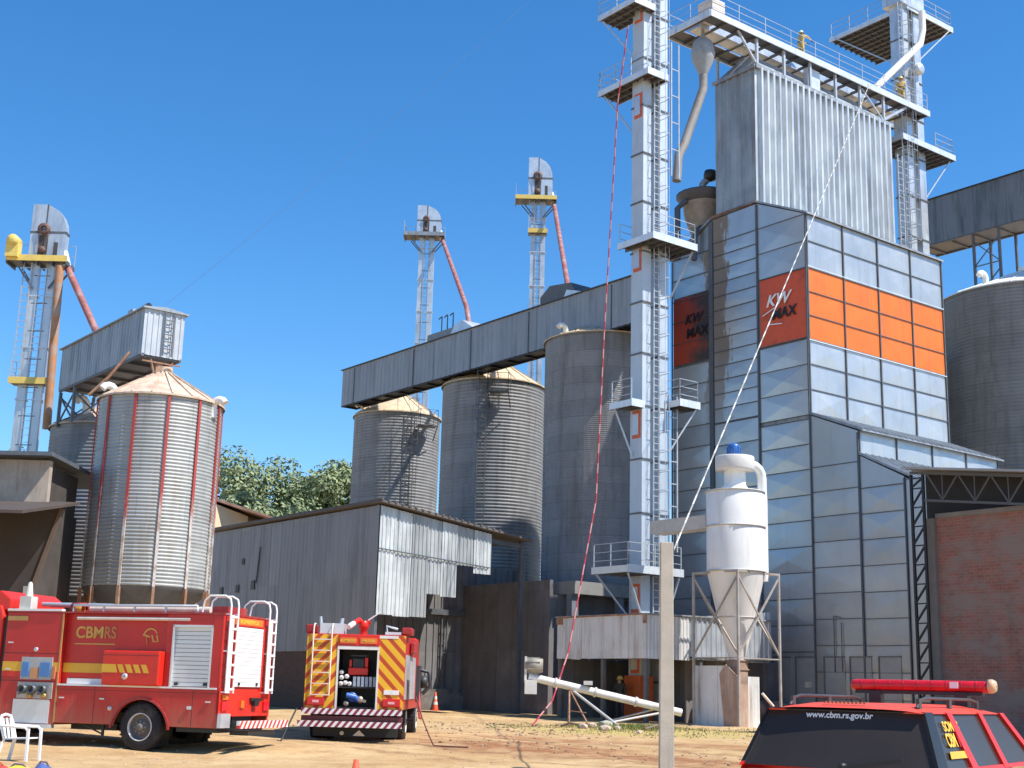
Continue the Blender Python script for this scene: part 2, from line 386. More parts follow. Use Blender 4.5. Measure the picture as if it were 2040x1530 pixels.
for k in range(700):
    u_ = rnd.random(); x = rnd.gauss(1.0, 3.2); y = rnd.gauss(44.5, 3.4)
    if k % 3 == 0: x = rnd.uniform(-4, 9); y = 34 - .55 * x + rnd.gauss(0, 1.1)
    if y < 20 or (-5.2 < x < -2 and 33 < y < 41.5): continue
    r = rnd.uniform(.015, .05) * (1.6 if rnd.random() < .08 else 1); rock(cl, x, y, gz(x, y) + r * .15, r, .8)
tag(cl.build('dirt_clods', S('dark earth clods', (.30, .19, .115), .95, 0, .35, 3)), 'dark earth clods and crumbs strewn over the yard', 'dirt clods', kind='stuff')
RK = ((2.62, 44.9, .2, 'pale flat stone at the left of the rubble by the auger legs'), (2.95, 45.3, .17, 'grey stone lying right against the auger leg braces'),
      (3.3, 44.2, .22, 'large cream stone at the front of the rubble heap'), (3.75, 44.6, .15, 'small cream stone at the right of the rubble heap'),
      (3.45, 45.8, .24, 'brown broken block at the back of the rubble heap'), (4.35, 43.6, .12, 'small stone in the grass right of the rubble heap'))
for x, y, r, l in RK:
    T = Thing('rock', l, 'rock', (x, y, gz(x, y)), frame='W', group='rubble stones under the auger')
    q = T.M(); rock(q, x, y, gz(x, y) + r * .3, r); q.build('stone_body', S('rubble stone', (.46 + rnd.uniform(-.1, .1), .39, .30), .95, 0, .25, 5))

# ------------------------------------------------------------------ trees, house, left building
leaf_m = S('tree leaves', (.23, .285, .14), .8, 0, .3, .9, (.33, .37, .2), .5, .6)
leaf_m.node_tree.nodes['Principled BSDF'].inputs['Subsurface Weight'].default_value = 0
bark = S('tree bark', (.16, .12, .09), .9, 0, .3, 5)
def tree(label, x, y, h, cw, seed, n=20000, ls=.19):
    rr = random.Random(seed); z0 = gz(x, y); T = Thing('tree', label, 'tree', (x, y, z0), frame='W', group='trees behind the yard')
    tr = T.M(); th_ = h * .45; tr.tube([(x, y, z0 - .3), (x + .1, y, z0 + th_ * .5), (x - .1, y, z0 + th_), (x, y, z0 + h * .8)], h * .022, 8, r2=h * .006)
    cl = []
    for k in range(44):
        a = rr.random() * 6.28; q = math.sqrt(rr.random()) * cw * .5 * .82; zz = z0 + h * (.26 + .66 * rr.random() * (1 - .55 * (q / (cw * .5)) ** 2))
        cl.append((x + math.cos(a) * q, y + math.sin(a) * q, zz, cw * rr.uniform(.09, .17)))
        if k < 12: tr.tube([(x, y, z0 + th_ * rr.uniform(.6, 1.2)), ((x + cl[-1][0]) / 2, (y + cl[-1][1]) / 2, (z0 + th_ + zz) / 2), cl[-1][:3]], h * .009, 5, r2=h * .002)
    tr.build('trunk', bark); cr = T.M()
    for k in range(n):
        cx, cy, cz, r = cl[rr.randrange(len(cl))]
        d = Vector((rr.gauss(0, 1), rr.gauss(0, 1), rr.gauss(0, .8))).normalized() * r * (rr.random() ** .33) * rr.choice((1, 1, 1, 1.08))
        c0 = Vector((cx, cy, cz)) + d; nn = (d.normalized() + Vector((rr.gauss(0, .6), rr.gauss(0, .6), rr.gauss(.4, .6)))).normalized()
        t1 = nn.orthogonal().normalized(); t1 = (t1 * math.cos(k) + nn.cross(t1) * math.sin(k)); t2 = nn.cross(t1); s_ = ls * rr.uniform(.6, 1.3)
        cr.add([c0 - t1 * s_, c0 - t2 * s_ * .55, c0 + t1 * s_, c0 + t2 * s_ * .55], [(0, 1, 2, 3)])
    cr.build('crown', leaf_m)
tree('broad green tree right beside the striped left silo', -20.9, 104, 20.2, 12.5, 1, 34000)
tree('dark green tree between the other two, behind the house', -17.6, 112, 19.4, 11, 2, 26000)
tree('tall green tree touching the edge of the far grey silo', -13.6, 103, 20.6, 10.5, 3, 30000)
tree('lower green tree behind the long shed roof', -17.2, 97, 14.8, 9, 5, 20000)
tree('green tree at the left edge behind the left elevator tower', -33.2, 88, 16.8, 8, 4, 12000)

T = Thing('house', 'small peach house with reddish roof behind the long shed', 'house', (-17.5, 88, g(88)), frame='W')
q = T.M(); z0 = g(88) - .3
q.prism([(-21.5, 82.2, z0), (-16.9, 86.2, z0), (-16.9, 86.2, 12.3), (-19.2, 84.2, 13.0), (-21.5, 82.2, 12.2)], (-4, 7, 0)); q.build('wall', peach)
q = T.M(); q.prism([(-18.9, 84.6, 13.1), (-14.9, 84.6, 11.95), (-14.9, 84.6, 12.1), (-18.9, 84.6, 13.28), (-22, 84.6, 12.35), (-22, 84.6, 12.18)], (0, 10, 0)); q.build('roof', roof_tile)
q = T.M(); q.box(-16.69, -15.2, 86.6, 93, z0, 12.0); q.build('side_wall', S('rose plaster', (.5, .27, .19), .85))

T = Thing('warehouse', 'brown boarded warehouse with dark open canopy at the left edge', 'warehouse', (-19, 46, g(46)), frame='W')
q = T.M(); q.box(-30, -16.05, 46, 46.3, 7.55, 9.12); q.build('upper_wall', S('weathered plank wall', (.42, .34, .27), .85, 0, .2, 2, (.26, .19, .15), .45, 1.5, 1))
q = T.M(); q.prism([(-30, 45.5, 9.12), (-15.85, 45.5, 9.22), (-15.85, 45.5, 9.36), (-30, 45.5, 9.26)], (0, 8, 0)); q.build('roof', galv_dark)
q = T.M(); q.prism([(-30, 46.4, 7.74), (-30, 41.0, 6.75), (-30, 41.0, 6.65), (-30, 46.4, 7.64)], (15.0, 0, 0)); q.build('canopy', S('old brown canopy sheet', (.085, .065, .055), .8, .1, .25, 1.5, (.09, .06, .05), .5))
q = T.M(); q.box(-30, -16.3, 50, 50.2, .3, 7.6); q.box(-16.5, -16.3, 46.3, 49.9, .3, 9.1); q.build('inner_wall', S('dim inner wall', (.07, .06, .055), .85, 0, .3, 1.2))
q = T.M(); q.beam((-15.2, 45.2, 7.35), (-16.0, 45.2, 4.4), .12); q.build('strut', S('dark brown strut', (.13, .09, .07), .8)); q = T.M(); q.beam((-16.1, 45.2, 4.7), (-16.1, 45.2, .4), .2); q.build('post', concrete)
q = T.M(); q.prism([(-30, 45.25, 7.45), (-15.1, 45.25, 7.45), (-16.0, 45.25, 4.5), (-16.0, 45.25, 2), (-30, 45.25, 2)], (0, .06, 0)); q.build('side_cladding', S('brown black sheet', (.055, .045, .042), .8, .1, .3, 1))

# ------------------------------------------------------------------ silos
def silo(name, label, x, y, rad, zb, zt, roof_h, roof_m, shell_m, pitch, group, stiff=None, hop=None, ang0=0., vents=(), ladder=None, legs=10):
    z0 = g(y); T = Thing(name, label, 'silo', (x, y, z0), frame='W', group=group)
    q = T.M(); pr = []; z = zb
    while z < zt - 1e-6:
        for k, d in ((0, 0), (.25, .8), (.5, 1), (.75, .8)):
            if z + k * pitch < zt: pr.append((rad + pitch * .3 * d - pitch * .3, z + k * pitch))
        z += pitch
    pr.append((rad, zt)); q.lathe((x, y, 0), pr, 72); q.build('shell', shell_m)
    q = T.M(); q.lathe((x, y, 0), [(rad + .1, zt - .03), (rad + .1, zt + .04), (.32, zt + roof_h), (.32, zt + roof_h + .25), (.01, zt + roof_h + .26)], 40, smooth=False)
    for k in range(20):
        a = k * math.pi / 10 + .1; c, s_ = math.cos(a), math.sin(a)
        q.beam((x + c * (rad + .08), y + s_ * (rad + .08), zt + .05), (x + c * .35, y + s_ * .35, zt + roof_h + .02), .05, .07)
    q.build('roof', roof_m)
    q = T.M(); hb = hop if hop else 1.2
    q.lathe((x, y, 0), [(rad - .02, zb + .02), (rad - .06, zb - .12), (.35, zb - hb)], 36); q.build('hopper', galv_dark)
    if stiff:
        for k in range(stiff):
            a = ang0 + 2 * math.pi * k / stiff; c, s_ = math.cos(a), math.sin(a)
            q = T.M(); q.beam((x + c * (rad + .035), y + s_ * (rad + .035), zb - .02), (x + c * (rad + .035), y + s_ * (rad + .035), zt - .02), .10, .05, up=(c, s_, 0)); q.build('stiffener', stiff_m)
            q = T.M(); q.beam((x + c * (rad - .1), y + s_ * (rad - .1), z0 - .2), (x + c * (rad + .03), y + s_ * (rad + .03), zb - .03), .1, .14, up=(c, s_, 0)); q.build('leg', rust)
    else:
        for k in range(legs):
            a = ang0 + 2 * math.pi * k / legs; c, s_ = math.cos(a), math.sin(a)
            q = T.M(); q.beam((x + c * (rad - .2), y + s_ * (rad - .2), z0 - .2), (x + c * (rad - .2), y + s_ * (rad - .2), zb + .4), .22, .22, up=(c, s_, 0)); q.build('leg', galv_dark)
    for a, rr, dz, s_ in vents:
        q = T.M(); cx, cy = x + math.cos(a) * rr * rad, y + math.sin(a) * rr * rad; cz = zt + roof_h * (1 - rr) + dz
        pts = [(cx, cy, cz - .25), (cx, cy, cz + s_ * .5)] + [(cx + math.cos(a) * s_ * .6 * (1 - math.cos(t)), cy + math.sin(a) * s_ * .6 * (1 - math.cos(t)), cz + s_ * .5 + s_ * .55 * math.sin(t)) for t in (.5, 1.1, 1.6, 2.2, 2.8)]
        q.tube(pts, s_ * .34, 12); q.build('roof_vent', white_p)
    if ladder:
        a, l0, l1 = ladder; c, s_ = math.cos(a), math.sin(a); q = T.M()
        q.ladder((x + c * (rad + .15), y + s_ * (rad + .15), l0), (x + c * (rad + .15), y + s_ * (rad + .15), l1), (-s_, c, 0), .5, .3, .025, cage=(c, s_, 0)); q.build('caged_ladder', rail_dark)
        q = T.M(); tz = zt - .9
        cs = [(x + c * (rad + d) - s_ * w_, y + s_ * (rad + d) + c * w_, tz) for d, w_ in ((.05, .4), (.9, .4), (.9, 1.6), (.05, 1.6))]
        q.prism(cs, (0, 0, -.07)); q.rail(cs, 1.0, .022, .8); q.beam(cs[1], (x + c * rad - s_ * .4, y + s_ * rad + c * .4, tz - .9), .05); q.beam(cs[2], (x + c * rad - s_ * 1.6, y + s_ * rad + c * 1.6, tz - .9), .05); q.build('landing', rail_dark)
    return T
m, N, L, P = newmat('worn red paint on stiffener'); v = obco(N); sep = N.new('ShaderNodeSeparateXYZ'); L.new(v, sep.inputs[0])
f = math_(N, L, 'ADD', math_(N, L, 'DIVIDE', sep.outputs[2], 12), math_(N, L, 'MULTIPLY', math_(N, L, 'SUBTRACT', noise(N, L, mapping(N, L, v, (1, 1, .5)), 1.6, 5), .5), .5))
L.new(mix(N, L, ramp(N, L, f, .56, 0, .64, 1), mix(N, L, ramp(N, L, noise(N, L, v, 2.2), .45, 0, .6, 1), (.58, .54, .50), (.36, .26, .2)), (.40, .055, .05)), P.inputs['Base Color']); P.inputs['Roughness'].default_value = .6
stiff_m = m
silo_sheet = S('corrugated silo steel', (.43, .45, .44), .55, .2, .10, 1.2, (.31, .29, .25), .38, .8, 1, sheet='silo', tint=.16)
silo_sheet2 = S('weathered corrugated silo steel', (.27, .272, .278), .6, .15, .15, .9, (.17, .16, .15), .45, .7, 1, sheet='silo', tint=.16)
LS = silo('silo', 'pale corrugated silo with worn red vertical stiffeners and tan cone roof', -13.42, 50, 2.3, 5.0, 12.0, 1.25, pink_roof, silo_sheet, .135, 'silos beside the left elevator',
     stiff=12, hop=1.6, ang0=R(-68.5), vents=((R(215), .8, -.2, .42), (R(-18), .98, -.32, .42)))
q = LS.M(); q.tube([(-15.9, 48.9, 12.1), (-15.2, 49.0, 12.9), (-14.6, 49.2, 13.9)], .06, 6); q.build('fill_pipe', rust)
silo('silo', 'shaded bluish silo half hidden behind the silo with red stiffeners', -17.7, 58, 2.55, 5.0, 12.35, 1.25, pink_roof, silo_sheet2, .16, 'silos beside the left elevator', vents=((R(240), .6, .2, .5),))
G3 = 'silos under the long gallery'
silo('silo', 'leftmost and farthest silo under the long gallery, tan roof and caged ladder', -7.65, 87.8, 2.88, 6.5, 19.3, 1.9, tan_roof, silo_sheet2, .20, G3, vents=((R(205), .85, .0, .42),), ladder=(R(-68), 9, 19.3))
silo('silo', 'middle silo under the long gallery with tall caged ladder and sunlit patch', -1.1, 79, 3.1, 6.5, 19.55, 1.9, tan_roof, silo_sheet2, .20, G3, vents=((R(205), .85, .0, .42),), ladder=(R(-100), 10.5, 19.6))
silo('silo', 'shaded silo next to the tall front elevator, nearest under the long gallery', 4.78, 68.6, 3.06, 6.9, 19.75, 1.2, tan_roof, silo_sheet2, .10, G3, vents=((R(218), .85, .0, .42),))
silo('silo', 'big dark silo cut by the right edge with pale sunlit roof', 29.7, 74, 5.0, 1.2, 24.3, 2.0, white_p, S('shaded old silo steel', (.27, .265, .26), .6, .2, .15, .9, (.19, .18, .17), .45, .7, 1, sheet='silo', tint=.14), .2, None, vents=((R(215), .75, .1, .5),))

# ------------------------------------------------------------------ small left gallery and left elevator
def gallery(name, label, a0, a1, b0, b1, z0, z1, mside, mend, roofm, group=None, under=None, pitch=.28, trap=.03, drop=.0):
    T = Thing(name, label, 'conveyor gallery', ((a0 + a1) / 2, b0, z0), frame='F', group=group)
    q = T.M(); q.corr((a0, b0, 0), (0, 1, 0), b1 - b0, z0, z1, (-1, 0, 0), pitch, trap); q.corr((a1, b0, 0), (0, 1, 0), b1 - b0, z0, z1, (1, 0, 0), pitch, trap)
    q.build('side_sheet', mside)
    q = T.M(); q.corr((a0, b0, 0), (1, 0, 0), a1 - a0, z0, z1, (0, -1, 0), pitch * .8, trap); q.build('end_sheet', mend); q = T.M(); q.corr((a0, b1, 0), (1, 0, 0), a1 - a0, z0, z1, (0, 1, 0), pitch, trap); q.build('end_sheet', mend)
    q = T.M(); q.prism([(a0 - .12, b0 - .12, z1), (a1 + .12, b0 - .12, z1), (a1 + .12, b0 - .12, z1 + .05), ((a0 + a1) / 2, b0 - .12, z1 + .16), (a0 - .12, b0 - .12, z1 + .05)], (0, b1 - b0 + .24, 0)); q.build('roof', roofm)
    q = T.M(); q.box(a0 + .04, a1 - .04, b0 + .04, b1 - .04, z0 + .03, z0 + .1)
    for k in range(int((b1 - b0) / 1.6) + 1):
        b = b0 + .1 + k * 1.6
        if b < b1: q.beam((a0 + .06, b, z0 - .02), (a1 - .06, b, z0 - .02), .1, .1)
    q.beam((a0 + .06, b0, z0 - .01), (a0 + .06, b1, z0 - .01), .1, .12); q.beam((a1 - .06, b0, z0 - .01), (a1 - .06, b1, z0 - .01), .1, .12)
    q.build('floor_frame', under or rail_dark)
    return T
gal_l = S('dented zinc gallery sheet', (.34, .365, .39), .5, .4, .15, .9, (.17, .18, .19), .45, .6, 1)
T = gallery('conveyor_gallery', 'short raised zinc gallery with sunlit ribbed end above the striped silo', 18.77, 20.4, 47.4, 56.3, 13.8, 15.6, gal_l, S('sunlit ribbed sheet', (.50, .53, .56), .5, .4, .12, 1, (.35, .37, .38), .4, .6, 1), galv_old)  # end sheet's lighter base colour has the sunlight on that face painted in
q = T.M(); q.ladder((19.75, 47.3, 13.85), (19.75, 47.3, 15.55), (1, 0, 0), .35, .26); q.build('ladder', galv_dark)
q = T.M(); q.box(18.9, 19.2, 49.0, 49.5, 15.7, 15.95); q.lathe((19.1, 48.1, 15.85), [(.14, -.2), (.14, .2)], 10, 'y'); q.build('roof_motor', galv_old)
q = T.M(); q.beam((19.6, 47.7, 13.6), (19.6, 47.75, 12.9), .25); q.beam((19.2, 47.5, 13.7), (19.5, 47.7, 13.0), .06); q.beam((20.1, 47.5, 13.7), (19.7, 47.7, 13.0), .06); q.beam((20.35, 47.35, 13.55), (18.8, 47.35, 13.55), .05); q.build('drop_spout', rust)
q = T.M()
for b in (54.5, 56.2):
    for a in (18.85, 20.3): q.beam((a, b, 13.7), (a, b, 12.2), .12)
    q.beam((18.85, b, 13.5), (20.3, b, 12.3), .06); q.beam((20.3, b, 13.5), (18.85, b, 12.3), .06)
q.beam((18.85, 54.5, 13.5), (18.85, 56.2, 12.3), .06); q.beam((18.85, 56.2, 13.5), (18.85, 54.5, 12.3), .06)
q.build('trestle', rail_dark)

def elevator(label, x, y, zt, zb, lw, sp, hz, hh, hw, plat_m, spout, group, plat2=None, dark=False, spm=None, extra=None):
    """bucket elevator facing the camera: two casing legs, rounded head, railed platform, spout"""
    T = Thing('bucket_elevator', label, 'elevator', (x, y, zb), frame='W', group=group); d = lw * .8
    for sx in (-1, 1):
        q = T.M(); cx = x + sx * sp / 2; q.box(cx - lw / 2, cx + lw / 2, y - d / 2, y + d / 2, zb, hz); z = zb + 1.1
        while z < hz: q.box(cx - lw / 2 - .05, cx + lw / 2 + .05, y - d / 2 - .05, y + d / 2 + .05, z, z + .07); z += 2.4
        q.build('leg_casing', galv)
    x0, x1 = x - hw * .44, x + hw * .56
    prof = [(x0, hz), (x1, hz), (x1, hz + hh * .5)] + [(x0 + hw * .45 + hw * .55 * math.cos(t), hz + hh * .5 + hh * .46 * math.sin(t)) for t in (.35, .7, 1.05, 1.35)] + [(x0 + hw * .42, hz + hh), (x0, hz + hh)]
    q = T.M(); q.prism([(a, y - d * .75, b) for a, b in prof], (0, d * 1.5, 0)); q.build('head_casing', galv)
    q = T.M(); q.box(x0 - .03, x1 + .03, y - d * .78, y + d * .78, hz + hh * .49, hz + hh * .53); q.box(x0 + hw * .4, x0 + hw * .44, y - d * .78, y - d * .7, hz, hz + hh); q.build('flange', rail_dark)
    q = T.M(); c = (x0 + hw * .38, y - d * .8, hz + hh * .56); q.lathe(c, [(hh * .05, -.12), (hh * .1, -.12), (hh * .1, .0), (hh * .05, .0)], 16, 'y'); q.lathe((c[0], c[1], hz + hh * .2), [(.02, -.1), (hh * .06, -.1), (hh * .06, .0), (.02, .0)], 14, 'y'); q.beam((c[0] - hh * .09, c[1] - .08, c[2]), (c[0] - hh * .05, c[1] - .08, hz + hh * .2), .03); q.beam((c[0] + hh * .09, c[1] - .08, c[2]), (c[0] + hh * .05, c[1] - .08, hz + hh * .2), .03); q.beam((c[0] - hh * .1, c[1] - .06, c[2]), (c[0] + hh * .1, c[1] - .06, c[2]), .03); q.build('drive', S('dark reddish drive guard', (.16, .09, .075), .7, .1, .3, 6))
    q = T.M(); q.box(c[0] - hw * .13, c[0] + hw * .13, y - d * .77, y - d * .752, hz + .02, hz + hh * .46); q.box(c[0] + hw * .3, c[0] + hw * .42, y - d * .77, y - d * .752, hz + hh * .12, hz + hh * .34); q.build('inspection_slot', S('dark slot', (.07, .065, .06), .7))
    q = T.M(); z = zb + 2.0
    while z < hz - .6: q.beam((x - sp / 2, y - d * .45, z), (x + sp / 2, y - d * .45, z), .04); z += 1.3
    q.build('cross_member', rail_dark)
    px0, px1, py0, py1 = x - hw * .95, x + hw * .72, y - d * 1.9, y + d * 1.9
    pz = hz + .02; q = T.M(); q.box(px0, px1, py0, py1, pz - .08, pz)
    for k in range(5): xx = px0 + (px1 - px0) * k / 4; q.beam((xx, py0, pz - .16), (xx, py1, pz - .16), .06, .14)
    for sx in (-1, 1): q.beam((x + sx * hw * .7, py0 + .2, pz - .2), (x + sx * sp * .5, py0 + d, pz - 1.3), .07); q.beam((x + sx * hw * .7, py1 - .2, pz - .2), (x + sx * sp * .5, py1 - d, pz - 1.3), .07)
    q.build('platform', rail_dark)
    q = T.M(); q.box(px0 - .03, px1 + .03, py0 - .04, py0, pz - .1, pz + .18); q.box(px0 - .04, px0, py0, py1, pz - .1, pz + .18); q.build('kick_plate', plat_m)
    q = T.M(); q.rail([(px0, py0 + .02, pz), (px0, py1, pz), (px1, py1, pz)], 1.0, .018, .8); q.build('railing', rail_m)
    if plat2:
        z2 = plat2; q = T.M(); a0, a1 = x - sp * 1.15, x + sp * 1.05; q.box(a0, a1, py0 + .1, py1 - .3, z2 - .06, z2); q.build('lower_platform', rail_dark)
        q = T.M(); q.box(a0 - .03, a1 + .03, py0 + .06, py0 + .1, z2 - .1, z2 + .2); q.build('lower_kick_plate', plat_m)
        q = T.M(); q.rail([(a0, py0 + .12, z2), (a0, py1 - .3, z2)], 1.0, .018, .8); q.ladder((a0 + .2, py0 + .3, z2), (a0 + .2, py0 + .3, hz), (1, 0, 0), .35); q.build('lower_railing', rail_m)
    q = T.M(); q.ladder((x + .02, y - d * .6, zb), (x + .02, y - d * .6, hz), (1, 0, 0), .36, .32, .018); q.build('ladder', rail_m)
    q = T.M(); p0 = (x1 - .1, y, hz + hh * .2); p1 = (x1 + .12, y, hz - .15); q.tube([p0, p1], .19, 10); q.build('outlet', white_p)
    q = T.M(); q.tube([p1] + spout, .15, 10)
    q.build('spout_pipe', spm or red_pipe)
    return T
gx_, gy_ = F2W(19.5, 53.9)[:2]
T = elevator('tall yellow railed bucket elevator standing at the left edge of the picture', -21.45, 58, 0, g(58), .37, .74, 20.15, 2.75, 1.62, yellow_m, [(gx_, gy_, 15.7)], 'bucket elevators with red spouts', 14.5, spm=red_pipe)
q = T.M(); q.tube([(-20.6, 57.6, 19.9), (-20.42, 57.6, 12.4)], .19, 12); q.build('downpipe', S('orange brown rusty pipe', (.45, .21, .09), .75, .1, .3, 1.2, (.34, .32, .31), .5, 1))
q = T.M(); q.box(-23.0, -22.45, 57.2, 57.7, 20.2, 21.0); q.lathe((-22.7, 57.4, 20.95), [(.02, -.3), (.26, -.3), (.26, .3), (.02, .3)], 14, 'y'); q.build('motor_guard', yellow_m)
a, b = W2F(-6.0, 82)
elevator('grey railed bucket elevator rising behind the long gallery, left of the yellow one', -6.52, 93, 0, g(93), .43, .70, 34.08, 2.38, 1.76, galv_old, [(-2.9, 77.8, 24.4), (-2.65, 77.1, 23.0)], 'bucket elevators with red spouts')
elevator('taller yellow edged bucket elevator rising behind the middle of the long gallery', 1.49, 86, 0, g(86), .42, .574, 34.46, 3.09, 1.65, yellow_m, [(2.97, 70.4, 23.4)], 'bucket elevators with red spouts', 32.1)

# ------------------------------------------------------------------ long gallery
T = gallery('conveyor_gallery', 'long raised grey gallery running above the row of silos', 44.0, 45.2, 46.6, 75.6, 19.88, 22.32, gal_side, gal_side, S('dark gallery roof', (.07, .075, .085), .6, .2), under=black_steel, pitch=.45, trap=.025)
q = T.M()
for k in range(18):
    b = 47 + k * 1.6; q.beam((44.2, b, 19.98), (45.1, b + 1.6, 19.98), .07); q.beam((45.1, b, 19.98), (44.2, b + 1.6, 19.98), .07)
for b in (48.8, 55.6, 61, 67, 74): q.box(43.93, 43.965, b, b + .06, 19.8, 22.2)
q.build('cross_bracing', rail_dark)
q = T.M(); q.prism([(44.3, 62.0, 22.4), (44.3, 66.1, 22.4), (44.3, 66.1, 22.95), (44.3, 62.6, 22.95)], (1.6, 0, 0)); q.build('roof_box', S('grey roof box', (.22, .24, .26), .6, .2))
q = T.M(); q.prism([(44.27, 61.3, 22.5), (44.27, 63.6, 22.5), (44.27, 63.2, 23.05), (44.27, 62.4, 23.2)], (1.7, 0, 0)); q.build('inlet_box', galv)
q = T.M()
for b in (64.4, 65.0, 65.6): q.beam((45, b, 22.9), (45, b, 24.2), .05); q.beam((45, b, 24.2), (45, b + .35, 24.1), .05)
q.build('vent_pipes', black_steel)
q = T.M(); q.prism([(44.4, 52.0, 22.4), (44.4, 55.2, 22.4), (44.4, 55.2, 23.0), (44.4, 54.4, 23.5), (44.4, 52.6, 23.3)], (1.8, 0, 0)); q.build('roof_hood', S('dark roof hood', (.12, .125, .135), .6, .2))
q = T.M(); q.prism([(44.36, 51.2, 22.45), (44.36, 53.2, 22.45), (44.36, 52.9, 22.95)], (1.9, 0, 0)); q.build('sunlit_hatch', galv_bright)

# ------------------------------------------------------------------ long shed in front of the silos
def shed_top(a): return 9.58 - (a - 31) * .117
T = Thing('shed', 'long grey sheet metal shed with ragged sunlit sheets hanging at its open front', 'shed', (31, 49.4, g(58)), frame='F')
q = T.M(); q.corr((31, 49.42, 0), (0, 1, 0), 18, 3.25, 9.5, (-1, 0, 0), .36, .014); q.build('side_sheet', S('dark grey shed sheet', (.30, .315, .34), .65, .15, .12, .45, (.19, .195, .205), .45, .6, 1, sheet=1.1, tint=.14))
q = T.M(); q.box(31.04, 31.24, 49.5, 67.4, .3, 3.3)
m, N, L, P = newmat('dark brick'); v = obco(N); br = N.new('ShaderNodeTexBrick'); L.new(mapping(N, L, v, (1, 1, 1)), br.inputs[0])
mp = N.new('ShaderNodeCombineXYZ'); sp = N.new('ShaderNodeSeparateXYZ'); L.new(v, sp.inputs[0]); L.new(math_(N, L, 'ADD', sp.outputs[0], sp.outputs[1]), mp.inputs[0]); L.new(sp.outputs[2], mp.inputs[1]); L.new(mp.outputs[0], br.inputs[0])
br.inputs['Scale'].default_value = 2.2; setc(br.inputs['Color1'], (.14, .075, .055)); setc(br.inputs['Color2'], (.10, .06, .05)); setc(br.inputs['Mortar'], (.10, .09, .08)); L.new(br.outputs[0], P.inputs['Base Color']); P.inputs['Roughness'].default_value = .9
q.build('brick_base', m)
front_m = S('stained pale shed sheet', (.60, .63, .62), .5, .25, .12, 1.2, (.22, .24, .25), .6, .75, 1, tint=.4)
q = T.M()
fs_n = 0
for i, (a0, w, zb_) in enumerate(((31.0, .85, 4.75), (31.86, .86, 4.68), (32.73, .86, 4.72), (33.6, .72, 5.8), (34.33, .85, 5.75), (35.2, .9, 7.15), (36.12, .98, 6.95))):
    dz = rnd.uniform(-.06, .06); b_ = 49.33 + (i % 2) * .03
    q = T.M(); q.corr((a0, b_, 0), (1, 0, 0), w, zb_ + dz, lambda t, a0=a0, w=w: shed_top(a0 + w * t) - .1, (0, -1, 0), .21, .035); q.build('front_sheet', S('stained pale shed sheet', [x_ * (1.06, 1.0, .62, .78, .95, .66, .98)[i] for x_ in (.62, .65, .64)], .5, .25, .12, 1.2, (.24, .26, .27), .55, .75, 1))  # per-sheet factors paint shade into the base colour of the darker sheets
q = T.M(); q.beam((30.95, 49.26, 7.6), (37, 49.26, 7.2), .03, .05); q.build('sheet_rail', seam)
q = T.M(); q.prism([(30.8, 49.0, shed_top(30.8)), (39.3, 49.0, shed_top(39.3)), (39.3, 49.0, shed_top(39.3) + .09), (30.8, 49.0, shed_top(30.8) + .09)], (0, 18.6, 0))
for k in range(24): a_ = 30.85 + k * .36; q.beam((a_, 48.96, shed_top(a_) + .11), (a_, 67.5, shed_top(a_) + .11), .1, .06)
q.build('roof', S('old dark roof sheet', (.13, .12, .115), .75, .15, .25, 1, (.2, .15, .1), .4))
q = T.M()
for a_ in (31.12, 39.1): q.box(a_ - .09, a_ + .09, 49.52, 49.7, .3, shed_top(a_) - .02)
q.beam((31.2, 49.62, 8.9), (39.2, 49.62, shed_top(39.2) - .25), .12, .2); q.build('frame', rail_dark)
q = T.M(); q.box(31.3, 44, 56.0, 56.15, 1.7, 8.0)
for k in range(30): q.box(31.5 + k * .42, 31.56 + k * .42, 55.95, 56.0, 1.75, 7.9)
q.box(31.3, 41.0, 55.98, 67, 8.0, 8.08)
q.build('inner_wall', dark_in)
q = T.M(); q.box(31.3, 44, 55.7, 56.3, .3, 1.7); q.build('plinth', dark_conc)
q = T.M(); q.ladder((39.2, 55.85, 1.8), (39.2, 55.85, 5.2), (1, 0, 0), .32, .5, .03); q.build('ladder', rail_dark)
q = T.M(); q.box(37.6, 40.4, 55.7, 55.95, 5.35, 5.62); q.lathe((36.2, 55.8, 5.5), [(.02, -.1), (.12, -.1), (.1, .1), (.02, .1)], 10, 'y'); q.build('duct', rail_dark)
# broken square holes in the side wall
for b_, z_, s_ in ((64.2, 6.15, .36), (62.4, 6.2, .36), (60.7, 6.3, .4), (62.0, 7.6, .28)):
    q = T.M(); q.prism([(30.945, b_, z_), (30.945, b_ + s_, z_ + .03), (30.945, b_ + s_ * .95, z_ + s_ * 1.1), (30.945, b_ + .03, z_ + s_ * 1.15)], (.03, 0, 0)); q.build('wall_hole', black_p)
q = T.M(); q.beam((30.95, 60.55, 6.6), (30.95, 60.35, 8.4), .03, .06); q.build('wall_tear', black_p)
